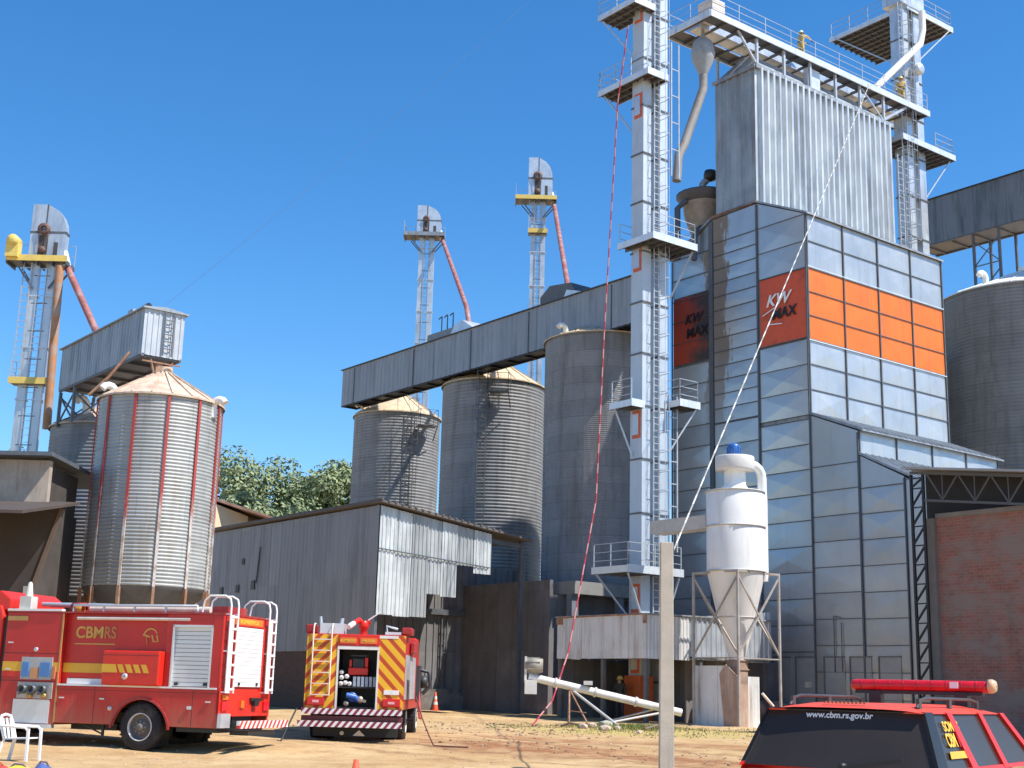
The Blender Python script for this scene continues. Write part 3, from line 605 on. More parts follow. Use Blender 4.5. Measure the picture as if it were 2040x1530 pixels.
# machinery floor wall under the nearest silo, behind the white fan box
T = Thing('machine_house', 'dark machine house under the nearest silo behind the white box', 'machine house', (42, 49, g(66)), frame='F')
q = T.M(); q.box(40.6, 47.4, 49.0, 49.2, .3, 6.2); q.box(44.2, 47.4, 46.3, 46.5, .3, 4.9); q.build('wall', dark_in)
q = T.M(); q.box(41.1, 48.1, 48.0, 54.9, 6.25, 6.85); q.build('ring_beam', S('grey concrete ring', (.24, .235, .22), .85, 0, .2, 1.5))
each(T, 'column', S('grey steel column', (.2, .22, .25), .6, .3), ((41.1, 41.5, 48.2, 48.6, .3, 6.25), (44.0, 44.3, 48.1, 48.4, .3, 6.25)))
q = T.M(); q.box(40.4, 40.6, 49.0, 57.5, .3, 6.9); q.build('side_wall', dark_in)
q = T.M(); q.ladder((42.6, 48.45, 1.2), (42.6, 48.45, 4.4), (1, 0, 0), .35, .45, .03); q.build('ladder', rail_dark)

# ------------------------------------------------------------------ grain dryer tower
DA0, DA1 = 47.58, 58.4
dry_m = S('galvanised dryer panel', (.50, .535, .565), .42, .5, .10, .6, (.40, .43, .45), .35, .7, 1, tint=.12)
# the shaded side carries soot and brown dust streaks down the seam next to the burnt panel
m, N, L, P = newmat('dusty galvanised dryer side'); v = obco(N)
sep = N.new('ShaderNodeSeparateXYZ'); L.new(v, sep.inputs[0])
base = ramp(N, L, noise(N, L, v, .7, 6), .25, (.45, .46, .465), .75, (.55, .56, .565))
nz = noise(N, L, mapping(N, L, v, (1, 1, .3)), 1.4, 8, .75)
d = math_(N, L, 'ABSOLUTE', math_(N, L, 'SUBTRACT', sep.outputs[1], 5.85))
up_ = ramp(N, L, math_(N, L, 'DIVIDE', sep.outputs[2], 30), .44, 0, .6, 1)
f = math_(N, L, 'SUBTRACT', math_(N, L, 'ADD', nz, .28), math_(N, L, 'MULTIPLY', d, .36))
f = math_(N, L, 'MULTIPLY', ramp(N, L, f, .48, 0, .54, 1), up_)
base = mix(N, L, 1., base, ramp(N, L, N.new('ShaderNodeNewGeometry').outputs['Random Per Island'], 0, .84, 1, 1.05), 'MULTIPLY')
c = mix(N, L, f, base, (.22, .185, .155))
c = mix(N, L, ramp(N, L, noise(N, L, mapping(N, L, v, (1, 1, .15)), 1.1, 6), .55, 0, .8, .5), c, (.36, .34, .31))
L.new(c, P.inputs['Base Color']); L.new(ramp(N, L, f, 0, .30, 1, .9), P.inputs['Roughness']); L.new(ramp(N, L, f, 0, .5, 1, 0), P.inputs['Metallic'])
side_m = m
T = Thing('grain_dryer', 'huge stepped galvanised grain dryer tower with orange band and ribbed upper bin', 'grain dryer', (DA0, 39.1, .6), frame='F')
prof = [(48.05, .4), (48.05, 24.1), (45.2, 25.62), (42.2, 25.7), (39.1, 24.32), (39.1, 14.5), (36.42, 13.42), (36.42, 12.3), (34.1, 11.1), (33.0, 10.6), (33.0, .4)]
q = T.M(); q.prism([(DA0 + .05, b + (.05 if b < 47 else -.05), z - .04) for b, z in prof], (DA1 - DA0 - .1, 0, 0)); q.build('core', galv_old)
e_m = (0, .01, 0)
# left (shaded) face bays
q = T.M(); nl = (-1, 0, 0)
def bay(q, b0, b1, z0, z1, rows, h=.03): q.panels((DA0, b1, z0), (0, b0 - b1, 0), (0, 0, (z1 - z0) / rows), nl, 1, rows, h)
bay(q, 39.14, 42.1, 21.64, 24.3, 2); bay(q, 39.14, 42.1, 14.5, 18.13, 3); bay(q, 39.14, 42.1, 3.75, 14.3, 9); bay(q, 39.14, 42.1, .5, 3.73, 2)
bay(q, 42.2, 45.1, 14.9, 24.3, 13, .012); bay(q, 42.2, 45.1, 3.75, 14.85, 10); bay(q, 42.2, 45.1, .5, 3.73, 2)
bay(q, 45.4, 48.0, 21.95, 24.05, 2); bay(q, 45.4, 48.0, 5.3, 18.2, 12); bay(q, 45.4, 48.0, .5, 5.2, 3)
q.panels((DA0, 39.08, .6), (0, -2.62, 0), (0, 0, 1.14), nl, 1, 10, .03)
q.poly([(DA0, 39.08, 12.02), (DA0, 36.46, 12.02), (DA0, 36.46, 13.38), (DA0, 39.08, 14.45)])
q.panels((DA0, 36.42, .6), (0, -2.3, 0), (0, 0, 1.13), nl, 1, 9, .03)
q.poly([(DA0, 36.42, 10.8), (DA0, 34.12, 10.8), (DA0, 34.12, 11.08), (DA0, 36.42, 12.26)]); q.box(DA0 + .001, DA0 + .03, 33.0, 34.05, .6, 10.9)
q.poly([(DA0, 42.15, 24.32), (DA0, 39.14, 24.32), (DA0, 42.15, 25.66)]); q.poly([(DA0, 45.15, 24.32), (DA0, 42.2, 24.32), (DA0, 42.2, 25.66), (DA0, 45.15, 25.6)])
q.build('side_cladding', side_m)
q = T.M(); q.panels((DA0, 42.02, 18.2), (0, -2.84, 0), (0, 0, 1.13), nl, 1, 3, .01); q.build('orange_side_panel', orange_sh)
m, N, L, P = newmat('burnt orange panel'); v = obco(N); sep = N.new('ShaderNodeSeparateXYZ'); L.new(v, sep.inputs[0])
f = math_(N, L, 'ADD', noise(N, L, v, .9, 6, .7), math_(N, L, 'MULTIPLY', math_(N, L, 'ADD', math_(N, L, 'MULTIPLY', sep.outputs[1], -1), 7.55), .22))
L.new(mix(N, L, ramp(N, L, f, .42, 0, .72, 1), (.38, .05, .022), (.05, .045, .045)), P.inputs['Base Color']); P.inputs['Roughness'].default_value = .75
q = T.M(); q.panels((DA0, 47.98, 18.3), (0, -2.56, 0), (0, 0, 1.2), nl, 1, 3, .012); q.build('burnt_side_panel', m)
# sunlit face
q = T.M(); nr = (0, -1, 0); pw = (DA1 - DA0) / 4
q.panels((DA0, 39.1, 21.62), (pw, 0, 0), (0, 0, 1.35), nr, 4, 2, .045); q.build('upper_cladding', dry_m)
q = T.M(); q.panels((DA0, 39.1, 14.5), (pw, 0, 0), (0, 0, 1.21), nr, 4, 3, .06); q.build('middle_cladding', dry_m)
q = T.M(); q.panels((DA0, 36.42, 12.3), (pw, 0, 0), (0, 0, 1.1), nr, 4, 1, .045); q.build('step_cladding', dry_m)
q = T.M(); q.panels((DA0, 33.0, .6), (pw, 0, 0), (0, 0, 1.1), nr, 4, 9, .04); q.build('lower_cladding', dry_m)
q = T.M(); q.panels((DA0, 39.09, 18.13), (pw, 0, 0), (0, 0, 1.163), nr, 4, 3, .02); q.build('orange_band', orange_m)
# roofs of the steps
for b0, z0, b1, z1, e in ((36.42, 13.42, 39.12, 14.5, 1.), (33.0, 10.6, 36.44, 12.3, .5)):
    q = T.M(); dz = (z1 - z0) / (b1 - b0); q.prism([(DA0 - .06, b0 - .25, z0 - .25 * dz + .02), (DA0 - .06, b1, z1 + .02), (DA0 - .06, b1, z1 + .09), (DA0 - .06, b0 - .25, z0 - .25 * dz + .09)], (DA1 - DA0 + .25, 0, 0))
    for k in range(24): a_ = DA0 + k * .46; q.beam((a_, b0 - .27, z0 - .25 * dz + .11), (a_, b1 - .02, z1 + .11), .1, .05)
    q.build('step_roof', galv_old)
q = T.M(); q.prism([(DA0 - .08, 38.95, 24.28), (DA0 - .08, 42.2, 25.74), (DA0 - .08, 45.2, 25.66), (DA0 - .08, 48.2, 24.1), (DA0 - .08, 48.2, 24.2), (DA0 - .08, 45.2, 25.76), (DA0 - .08, 42.2, 25.84), (DA0 - .08, 38.95, 24.38)], (DA1 - DA0 + .16, 0, 0))
q.build('roof', galv_old)
# seams
q = T.M(); x = DA0 - .045
for b_, z0, z1, w in ((42.15, .5, 25.6, .09), (45.25, .5, 25.5, .26), (39.1, .5, 24.3, .07), (36.44, .5, 13.3, .09), (34.1, .5, 11.0, .06), (48.03, .5, 24, .06)): q.beam((x, b_, z0), (x, b_, z1), w, .06, up=(1, 0, 0))
def rows(b0, b1, z0, z1, n, w=.03):
    w *= .62
    for k in range(n + 1): z = z0 + (z1 - z0) * k / n; q.beam((x + .012, b0, z), (x + .012, b1, z), .035, w)
rows(39.14, 42.1, 21.64, 24.3, 2); rows(39.14, 42.1, 18.2, 21.6, 1, .05); rows(39.14, 42.1, 14.5, 18.13, 3); rows(39.14, 42.1, 3.75, 14.3, 9, .05)
rows(42.2, 45.1, 14.9, 24.3, 13, .05); rows(42.2, 45.1, 3.75, 14.85, 10, .05); rows(45.4, 48, 18.3, 24.05, 5, .05); rows(45.4, 48, 5.3, 18.2, 12, .05)
rows(36.46, 39.08, .6, 12.0, 10, .045); rows(34.15, 36.4, .6, 10.77, 9, .045)
y = 39.1 - .045
for k in range(5): a_ = min(max(DA0 + pw * k, DA0 + .02), DA1 - .02); q.beam((a_, y, 14.45), (a_, y, 24.32), .07, .06, up=(0, 1, 0)); q.beam((a_, 36.42 - .04, 12.3), (a_, 36.42 - .04, 13.4), .06, .05, up=(0, 1, 0))
for z in (14.5, 15.71, 16.92, 18.13, 19.29, 20.45, 21.62, 22.97, 24.3): q.beam((DA0, y + .01, z), (DA1, y + .01, z), .045, .035)
q.build('panel_seams', seam)
q = T.M()
for z in (18.13, 21.64): q.beam((DA0, y - .03, z + (.05 if z > 20 else -.05)), (DA1, y - .03, z + (.05 if z > 20 else -.05)), .02, .05)
q.build('band_edging', galv_bright)
# doors along the foot of the shaded face
each(T, 'door', S('grey steel door', (.34, .36, .38), .5, .3, .1, 2), [(DA0 - .05, DA0 - .02, b0 - 1.1, b0, .55, 3.5) for b0 in (41.6, 40.2, 38.6, 37.2, 35.7)])
q = T.M()
for b0 in (41.6, 40.2, 38.6, 37.2, 35.7): q.beam((DA0 - .06, b0, .5), (DA0 - .06, b0, 3.55), .06); q.beam((DA0 - .06, b0 - 1.1, 3.53), (DA0 - .06, b0, 3.53), .05)
q.beam((DA0 - .09, 38.0, 2.9), (DA0 - .09, 38.0, 5.3), .035); q.beam((DA0 - .09, 37.6, 2.9), (DA0 - .09, 37.6, 5.0), .03); q.beam((DA0 - .09, 38.0, 5.3), (DA0 - .09, 37.6, 5.2), .03)
q.build('door_frame', S('dull grey door frame', (.17, .175, .18), .6, .3))
each(T, 'sign_plate', sheet_white, [(DA0 - .075, DA0 - .055, b0 - .34, b0, 2.2, 2.45) for b0 in (39.7, 36.6)])
# logos on the orange panels
xd, yd = (0, -1, 0), (0, 0, 1)
text(T, 'KW', 'lettering', white_t, (DA0 - .07, 41.6, 20.15), xd, (0, -.05, 1), .8, .01, shear=.3, sx=1.05)
text(T, 'MAX', 'lettering', black_t, (DA0 - .07, 41.25, 19.45), xd, (0, -.05, 1), .72, .01, shear=.1, sx=.95)
for p_, e_ in (((DA0 - .08, 41.8, 19.75), (DA0 - .08, 40.95, 20.05)), ((DA0 - .08, 41.4, 19.25), (DA0 - .08, 40.6, 19.15))): T.M().beam(p_, e_, .012, .05).build('lettering_stroke', white_t)
text(T, 'KW', 'lettering', black_t, (DA0 - .06, 47.1, 20.4), xd, (0, -.05, 1), .7, .01, shear=.25)
text(T, 'MAX', 'lettering', black_t, (DA0 - .06, 47.0, 19.65), xd, (0, -.05, 1), .7, .01)

# ribbed upper bin and its roof
BA0, BA1, BB0, BB1 = 47.75, 58.95, 42.3, 45.05
q = T.M(); q.corr((BA0, BB0, 0), (1, 0, 0), BA1 - BA0, 25.75, 33.2, (0, -1, 0), .46, .23)
q.build('bin_front_sheet', S('ribbed bin sheet', (.66, .69, .71), .4, .45, .12, .7, (.30, .33, .36), .42, .5, 1))
q = T.M(); q.corr((BA0, BB1, 0), (0, -1, 0), BB1 - BB0, 25.6, 33.2, (-1, 0, 0), .5, .05); q.corr((BA1, BB0, 0), (0, 1, 0), BB1 - BB0, 25.6, 33.2, (1, 0, 0), .5, .05); q.corr((BA0, BB1, 0), (1, 0, 0), BA1 - BA0, 25.6, 33.2, (0, 1, 0), .5, .08)
q.build('bin_side_sheet', galv_old)
q = T.M(); q.add([(BA0 - .06, BB0 - .1, 33.22), (BA1 + .06, BB0 - .1, 33.22), (BA1 + .06, BB1 + .06, 33.22), (BA0 - .06, BB1 + .06, 33.22), (BA0 + .9, 43.3, 34.5), (BA1 - .9, 43.3, 34.5), (BA1 - .9, 44.1, 34.5), (BA0 + .9, 44.1, 34.5)], [(0, 1, 5, 4), (1, 2, 6, 5), (2, 3, 7, 6), (3, 0, 4, 7), (4, 5, 6, 7)]); q.build('bin_roof', galv_old)
q = T.M(); q.beam((BA0 - .06, BB0 - .16, 33.2), (BA1 + .1, BB0 - .16, 33.2), .08, .22); q.build('bin_edge_beam', galv_old); q = T.M(); q.beam((BA0 - .1, BB0 - .1, 33.2), (BA0 - .1, BB1 + .1, 33.2), .08, .2); q.build('bin_edge_beam', galv_old); q = T.M(); q.beam((BA0 - .1, 42.15, 25.8), (BA0 - .1, 45.3, 25.72), .3, .12); q.build('bin_foot_flashing', rust)
# dust hood on the back bay
cx, cy = W2F(9.35, 66)
cx, cy = 48.6, 46.7
q = T.M(); q.lathe((cx, cy, 0), [(.5, 24.2), (.62, 25.2), (1.05, 26.4), (1.15, 27.1)], 20); q.build('dust_hood', S('tan dusty hood', (.34, .28, .22), .8, .1, .25, 2, (.2, .16, .13), .4))
q = T.M(); q.lathe((cx, cy, 0), [(1.1, 27.05), (1.5, 27.5), (1.5, 27.62), (.1, 27.7)], 20); q.build('hood_cap', S('dark hood cap', (.09, .09, .1), .6, .3))
q = T.M(); q.tube([(cx - .1, cy + .1, 27.5), (cx - .05, cy + .05, 28.3), (cx + .1, cy - .2, 28.6)], .2, 10); q.build('vent_pipe', galv_old)
q = T.M(); q.lathe((cx + .15, cy - .3, 28.75), [(.02, -.35), (.3, -.25), (.36, 0), (.3, .25), (.02, .35)], 14); q.build('vent_cowl', black_p)
q = T.M(); q.tube([(46.9, 47.0, 23.8), (46.9, 47.0, 26.6), (47.4, 46.9, 27.1)], .16, 8); q.tube([(47.2, 46.1, 23.6), (47.3, 46.1, 25.2), (47.9, 46.3, 25.6)], .14, 8); q.build('dust_pipe', galv_dark)
# things at the back right of the tower
q = T.M(); q.ladder((59.35, 42.0, 24.4), (59.35, 42.0, 31.5), (1, 0, 0), .4, .35, .025, cage=(0, -.75, 0)); q.build('caged_ladder', rail_m)

# ------------------------------------------------------------------ catwalk over the bin
T = Thing('catwalk', 'long steel catwalk with conveyor on top of the ribbed bin', 'catwalk', (44.5, 42.2, 33.3), frame='F')
q = T.M()
for b0, b1 in ((42.2, 43.0), (44.5, 45.3)): q.box(44.5, 62.6, b0, b1, 35.0, 35.05)
for k in range(17): a_ = 44.6 + k * 1.12; q.beam((a_, 42.25, 34.92), (a_, 45.25, 34.92), .09, .14)
q.build('deck', rail_dark)
q = T.M(); q.box(44.45, 62.65, 42.14, 42.2, 34.85, 35.2); q.box(44.45, 62.65, 45.3, 45.36, 34.85, 35.2); q.box(44.4, 44.46, 42.2, 45.3, 34.85, 35.2); q.build('edge_channel', galv_bright)
q = T.M(); q.box(44.9, 62.2, 43.35, 44.15, 34.9, 35.55); q.build('conveyor_trough', galv)
q = T.M(); q.rail([(62.55, 42.25, 35.05), (44.6, 42.25, 35.05), (44.6, 45.25, 35.05)], 1.15, .022, 1.9, 3); q.rail([(44.6, 45.25, 35.05), (62.55, 45.25, 35.05)], 1.15, .022, 1.9, 2); q.build('railing', rail_m)
q = T.M()
for k in range(6):
    a_ = 48.0 + k * 2.1; T.M().beam((a_, 42.35, 33.3), (a_, 42.35, 34.9), .13).build('support_post', rail_m); T.M().beam((a_, 45.1, 33.3), (a_, 45.1, 34.9), .13).build('support_post', rail_m)
q.beam((47.9, 42.35, 33.5), (46.6, 42.35, 34.85), .1); q.beam((58.5, 42.35, 33.5), (60.6, 42.35, 34.85), .14); q.beam((58.5, 42.35, 33.4), (56.6, 42.35, 34.8), .07); q.build('brace', rail_m)
q = T.M(); q.box(52.2, 53.2, 42.5, 42.8, 33.35, 34.7); q.build('control_box', galv_bright)
q = T.M(); q.box(44.7, 45.6, 42.3, 43.3, 35.1, 36.0); q.build('drive_box', S('pinkish white box', (.7, .62, .56), .6))
q = T.M(); q.box(45.6, 46.1, 43.4, 43.9, 35.55, 36.1); q.build('motor', yellow_m)
q = T.M(); q.lathe((45.35, 43.6, 0), [(.08, 35.0), (.1, 34.6), (.5, 34.2), (.62, 33.6), (.55, 33.2), (.2, 32.4)], 16); q.build('drop_hopper', S('dull grey hopper sheet', (.34, .36, .38), .65, .15, .15, 1.5, (.24, .22, .2), .4))
q = T.M(); q.tube([(45.35, 43.6, 32.5), (45.35, 43.6, 31.7), (44.0, 43.6, 28.3), (43.6, 43.6, 27.6), (43.45, 43.6, 26.2)], .22, 12); q.build('drop_pipe', S('dusty brown grey pipe', (.27, .255, .24), .7, .1, .15, 1.5, (.2, .16, .13), .45))

# ------------------------------------------------------------------ tall front elevator
def platform(T, a0, a1, b0, b1, z, rails, nm='platform', brace=None):
    q = T.M(); q.box(a0, a1, b0, b1, z - .05, z); n = int((a1 - a0) / .55) + 1
    for k in range(n + 1): a_ = a0 + (a1 - a0) * k / n; q.beam((a_, b0, z - .13), (a_, b1, z - .13), .05, .15)
    for k in range(int((b1 - b0) / .5) + 1): b_ = b0 + .1 + k * .5; b_ = min(b_, b1 - .05); q.beam((a0, b_, z - .1), (a1, b_, z - .1), .04, .06)
    q.build(nm, rail_dark)
    q = T.M(); q.box(a0 - .03, a1 + .03, b0 - .05, b0, z - .2, z + .14); q.box(a0 - .05, a0, b0, b1, z - .2, z + .1); q.box(a1, a1 + .05, b0, b1, z - .2, z + .1); q.build('edge_channel', galv_bright)
    q = T.M()
    for r_ in rails: q.rail([(a, b, z) for a, b in r_], 1.1, .024, 1.3, 3)
    if brace:
        for p, e in brace: q.beam(p, e, .07)
    q.build('railing', rail_m)
EB = 43.0
T = Thing('bucket_elevator', 'tallest bucket elevator in front, with twin square legs, ladders and five side platforms', 'elevator', (41.2, EB, .6), frame='F')
for a0, nm in ((40.65, 'leg_casing'), (41.72, 'leg_casing')):
    q = T.M(); q.box(a0, a0 + .52, EB, EB + .78, .6, 39.5); q.build(nm, S('elevator casing steel', (.50, .56, .62), .5, .25, .1, .9, (.36, .41, .46), .3, .7, 1))
q = T.M(); z = 2.2
while z < 39: q.box(40.6, 41.22, EB - .05, EB + .83, z, z + .07); q.box(41.67, 42.29, EB - .05, EB + .83, z, z + .07); z += 2.45
q.build('flange', rail_dark)
q = T.M(); q.box(40.3, 42.7, EB - .25, EB + 1.0, 38.5, 41.2); q.build('head_casing', galv)
oh = S('orange hatch frame', (.62, .12, .04), .5)
for z in (2.6, 5.2, 13.0, 20.9, 28.6, 33.6):
    h_ = T.M().box(40.62, 40.66, EB + .1, EB + .62, z, z + 1.25).build('hatch_frame', oh)
    T.M().box(40.59, 40.625, EB + .2, EB + .58, z + .15, z + 1.12).build('hatch_plate', galv, parent=h_)
q = T.M(); q.ladder((41.45, EB - .1, 5.0), (41.45, EB - .1, 38), (1, 0, 0), .36, .3, .025, cage=(0, -.7, 0)); q.build('caged_ladder', rail_m)
q = T.M(); q.ladder((42.55, EB - .05, 8.0), (42.55, EB - .05, 15.2), (1, 0, 0), .5, .9, .035); q.ladder((42.7, EB - .05, 26), (42.7, EB - .05, 33), (1, 0, 0), .5, 1.4, .03); q.build('side_ladder', rail_m)
q = T.M(); q.beam((42.45, EB + .5, 3), (42.45, EB + .5, 26), .2, .3); q.build('cable_duct', rail_dark)
platform(T, 40.25, 41.55, 42.3, 45.8, 30.6, ([(40.27, 45.75), (40.27, 42.35)], [(40.27, 45.75), (41.5, 45.75)]), brace=(((40.4, 45.6, 30.5), (40.7, 43.8, 28.0)),))
platform(T, 39.75, 41.1, 42.7, 45.3, 34.3, ([(39.77, 45.25), (39.77, 42.75), (41.05, 42.75)],), brace=(((39.85, 45.1, 34.1), (40.7, 43.8, 32.0)),))
platform(T, 40.1, 42.9, 41.75, 44.1, 22.2, ([(40.15, 41.8), (42.85, 41.8), (42.85, 44.0)], [(40.15, 44.05), (42.85, 44.05)]), brace=(((42.8, 41.9, 22.0), (42.3, 42.9, 19.8)),))
platform(T, 39.8, 40.55, 42.8, 44.2, 14.5, ([(39.85, 44.15), (39.85, 42.85)],), brace=(((39.9, 44.0, 14.3), (40.6, 43.6, 12.2)),))
platform(T, 42.35, 43.6, 42.3, 43.6, 14.8, ([(42.4, 43.5), (42.4, 42.35), (43.55, 42.35), (43.55, 43.5)],), brace=(((43.5, 42.4, 14.6), (42.4, 43.0, 12.6)),))
platform(T, 39.0, 42.3, 42.1, 44.4, 7.0, ([(42.25, 42.15), (39.05, 42.15), (39.05, 44.35)],), brace=(((39.05, 44.2, 6.8), (40.65, 43.8, 5.0)), ((39.1, 42.2, 6.8), (40.6, 42.9, 5.0)), ((42.2, 42.2, 6.8), (42.2, 43.0, 5.0))))
q = T.M(); q.box(40.5, 41.3, EB - .1, EB + .9, .6, 2.5); q.build('boot', S('orange boot casing', (.60, .13, .035), .55, 0, .12, 2, (.32, .1, .05), .4))

# ------------------------------------------------------------------ right elevator behind the bin
T = Thing('bucket_elevator', 'bucket elevator right of the ribbed bin with big platform cut by the top edge', 'elevator', (62, 43, .6), frame='F')
for a0 in (61.45, 62.62):
    q = T.M(); q.box(a0, a0 + .62, 43, 43.8, .6, 42.3); q.build('leg_casing', galv)
q = T.M(); z = 3.0
while z < 42: q.box(61.4, 63.3, 42.95, 43.85, z, z + .07); z += 2.45
q.build('flange', rail_dark)
q = T.M(); q.box(61.2, 63.5, 42.8, 44.1, 42.0, 44.6); q.build('head_casing', galv)
platform(T, 61.9, 66.5, 42.9, 48.6, 42.0, ([(61.95, 48.5), (61.95, 42.95), (66.4, 42.95), (66.4, 48.5)],), brace=(((61.7, 48, 41.8), (62, 43.9, 38.6)), ((66, 42.6, 41.8), (63.3, 43.2, 39))))
platform(T, 60.3, 65.3, 42.4, 44.6, 33.1, ([(63.5, 42.45), (65.2, 42.45), (65.2, 44.5)],), brace=(((65.1, 42.6, 32.9), (63.3, 43.2, 30.2)),))
q = T.M(); q.tube([(62.6, 42.35, 41.6), (62.6, 42.35, 40.4), (62.3, 42.35, 39.4), (58.0, 42.45, 35.3)], .2, 12); q.build('spout_pipe', white_p)
q = T.M(); q.ladder((61.2, 42.9, 25), (61.2, 42.9, 41.9), (1, 0, 0), .4, .4, .025, cage=(0, -.7, 0)); q.build('caged_ladder', rail_m)
q = T.M(); q.box(62.2, 62.5, 42.7, 43.0, 35, 37.6); q.lathe((62.35, 42.7, 37.9), [(.02, -.3), (.35, -.3), (.35, .3), (.02, .3)], 12, 'y'); q.build('drive', galv)

# ------------------------------------------------------------------ galleries at the right
gal_right = S('dark grey gallery sheet', (.19, .21, .235), .55, .15, .15, .5, (.07, .075, .08), .4, .6, 1, sheet=1.1, tint=.15)
T = gallery('conveyor_gallery', 'dark raised gallery running out of the picture at the right edge', 68.0, 70.2, 32, 47.2, 29.3, 32.2, gal_right, gal_right, S('black gallery roof', (.05, .05, .055), .6, .2), under=rail_dark, pitch=.45, trap=.025)
q = T.M()
for b in (43.3, 41.6):
    for a in (68.2, 70.0): q.beam((a, b, 29.2), (a, b, 24.4), .14)
for z in (25.2, 27.2):
    q.beam((68.2, 43.3, z + 1.6), (68.2, 41.6, z), .06); q.beam((68.2, 43.3, z), (68.2, 41.6, z + 1.6), .06); q.beam((68.2, 43.3, z), (68.2, 41.6, z), .06)
q.build('trestle', rail_dark)
T = gallery('conveyor_gallery', 'short low grey gallery between the dryer and the big dark silo', 65.0, 67.0, 42.4, 47, 21.5, 24.3, galv_old, galv_old, galv_dark)
T = Thing('pipe_riser', 'pair of thin rusty riser pipes between the dryer and the big dark silo', 'pipes', (66.4, 44, .7), frame='F')
q = T.M()
for a, b in ((65.2, 43.6), (65.75, 43.2)): q.tube([(a, b, .5), (a, b, 21.5)], .12, 8)
q.tube([(65.4, 43.9, 10), (65.4, 43.9, 24.5), (64.6, 44.2, 26)], .18, 8); q.build('pipe', S('tan rusty pipe', (.33, .26, .22), .75, .1, .25, 2))
q = T.M(); q.ladder((64.9, 43.3, 8), (64.9, 43.3, 24), (1, 0, 0), .35, .4, .02); q.box(64.5, 66.2, 43, 44, 18.4, 18.5); q.build('ladder', rail_dark)
q = T.M(); q.prism([(60, 44.4, .6), (64.4, 44.4, .6), (64.4, 44.4, 21), (60, 44.4, 21)], (0, .2, 0)); q.build('back_sheet', galv_dark)

# ------------------------------------------------------------------ white box round the elevator foot
T = Thing('fan_housing', 'long raised corrugated box, white at the corner, round the elevator foot', 'fan housing', (38.15, 40.04, .6), frame='F')
q = T.M(); q.corr((38.15, 45.7, 0), (0, -1, 0), 5.66, 3.14, 4.9, (-1, 0, 0), .16, .03); q.corr((38.15, 40.04, 0), (1, 0, 0), 2.45, 3.14, 4.9, (0, -1, 0), .2, .03); q.build('white_sheet', sheet_white)
q = T.M(); q.corr((40.6, 40.1, 0), (1, 0, 0), 5.2, 3.3, lambda t: 4.92 + .5 * t, (0, -1, 0), .3, .05); q.corr((45.8, 40.1, 0), (0, 1, 0), 2.5, 3.3, 5.3, (1, 0, 0), .3, .05); q.build('zinc_sheet', galv)
q = T.M(); q.prism([(38.1, 39.95, 4.9), (45.9, 39.95, 5.0), (45.9, 45.8, 5.0), (38.1, 45.8, 4.9)], (0, 0, .06)); q.box(38.2, 45.7, 40.15, 45.6, 3.2, 3.26); q.build('roof', galv_old)
q = T.M(); q.box(38.1, 38.14, 45.3, 45.72, 4.6, 4.85); q.box(38.1, 38.14, 40.0, 40.2, 4.55, 4.88); q.beam((38.12, 45.7, 4.9), (38.12, 40, 4.93), .05, .06); q.build('edge_trim', rust)
each(T, 'leg', rail_dark, [(a - .08, a + .08, b - .08, b + .08, .4, 3.2) for a, b in ((38.3, 45.5), (38.3, 42.8), (38.3, 40.2), (41.5, 40.3), (45.6, 40.3))])
q = T.M(); q.box(42.7, 42.85, 40.5, 45.6, .4, 3.2); q.box(38.6, 42.6, 46.0, 46.15, .4, 3.15); q.box(41.6, 47.4, 41.2, 41.3, .4, 3.25); q.build('inner_wall', dark_in)  # dark panels added beneath the box in place of its deep shade
q = T.M(); q.tube([(42.0, 40.7, 1.15), (47.0, 40.7, 1.15)], .45, 14); q.build('air_duct', S('rusty pink duct', (.36, .25, .2), .75, .1, .3, 2))

# ------------------------------------------------------------------ cyclone
CX, CY = 40.25, 37.05
T = Thing('cyclone', 'white dust cyclone with blue motor on a braced steel stand', 'cyclone', (CX, CY, .57), frame='F')
q = T.M(); q.lathe((CX, CY, 0), [(.02, 9.95), (.5, 9.93), (1.14, 9.86), (1.17, 9.8), (1.17, 6.6)], 48); q.build('cylinder', white_p)
fl_m = S('dirty white flange', (.52, .49, .46), .6, .1, .15)
for z in (9.84, 8.42, 6.62): T.M().lathe((CX, CY, 0), [(1.17, z - .035), (1.215, z - .03), (1.215, z + .03), (1.17, z + .035)], 48).build('flange_ring', fl_m)
T.M().lathe((CX, CY, 0), [(.73, 4.78), (.765, 4.78), (.765, 4.83), (.73, 4.84)], 36).build('flange_ring', fl_m)
q = T.M(); q.lathe((CX, CY, 0), [(1.16, 6.58), (.75, 4.8), (.33, 3.25), (.30, 3.1)], 48); q.build('cone', S('dusty white cone paint', (.80, .775, .74), .5, 0, .05, 1.5, (.6, .53, .47), .3, 1, 1))
q = T.M(); q.box(CX - .3, CX + .3, CY - .3, CY + .3, 2.4, 3.12)
for z in (2.75, 3.1): q.box(CX - .34, CX + .34, CY - .34, CY + .34, z, z + .05)
q.prism([(CX - .3, CY - .3, 2.4), (CX + .3, CY - .3, 2.4), (CX + .45, CY - .3, 1.7), (CX - .2, CY - .3, 1.7)], (0, .6, 0)); q.build('outlet_duct', S('rusty outlet duct', (.36, .235, .17), .8, .05, .25, 2.5, (.5, .4, .32), .4))
q = T.M(); q.lathe((CX, CY, 0), [(.62, 9.9), (.44, 10.15), (.44, 10.75)], 32); q.build('neck', white_p)
q = T.M(); q.lathe((CX, CY, 0), [(.05, 10.72), (.78, 10.74), (.80, 10.8), (.80, 11.28), (.78, 11.32), (.05, 11.36)], 36); q.build('fan_drum', S('off white fan drum', (.64, .62, .58), .5, 0, .1, 2))
q = T.M(); q.lathe((CX - .05, CY, 0), [(.05, 11.3), (.26, 11.36), (.26, 11.75), (.2, 11.86), (.05, 11.9)], 18)
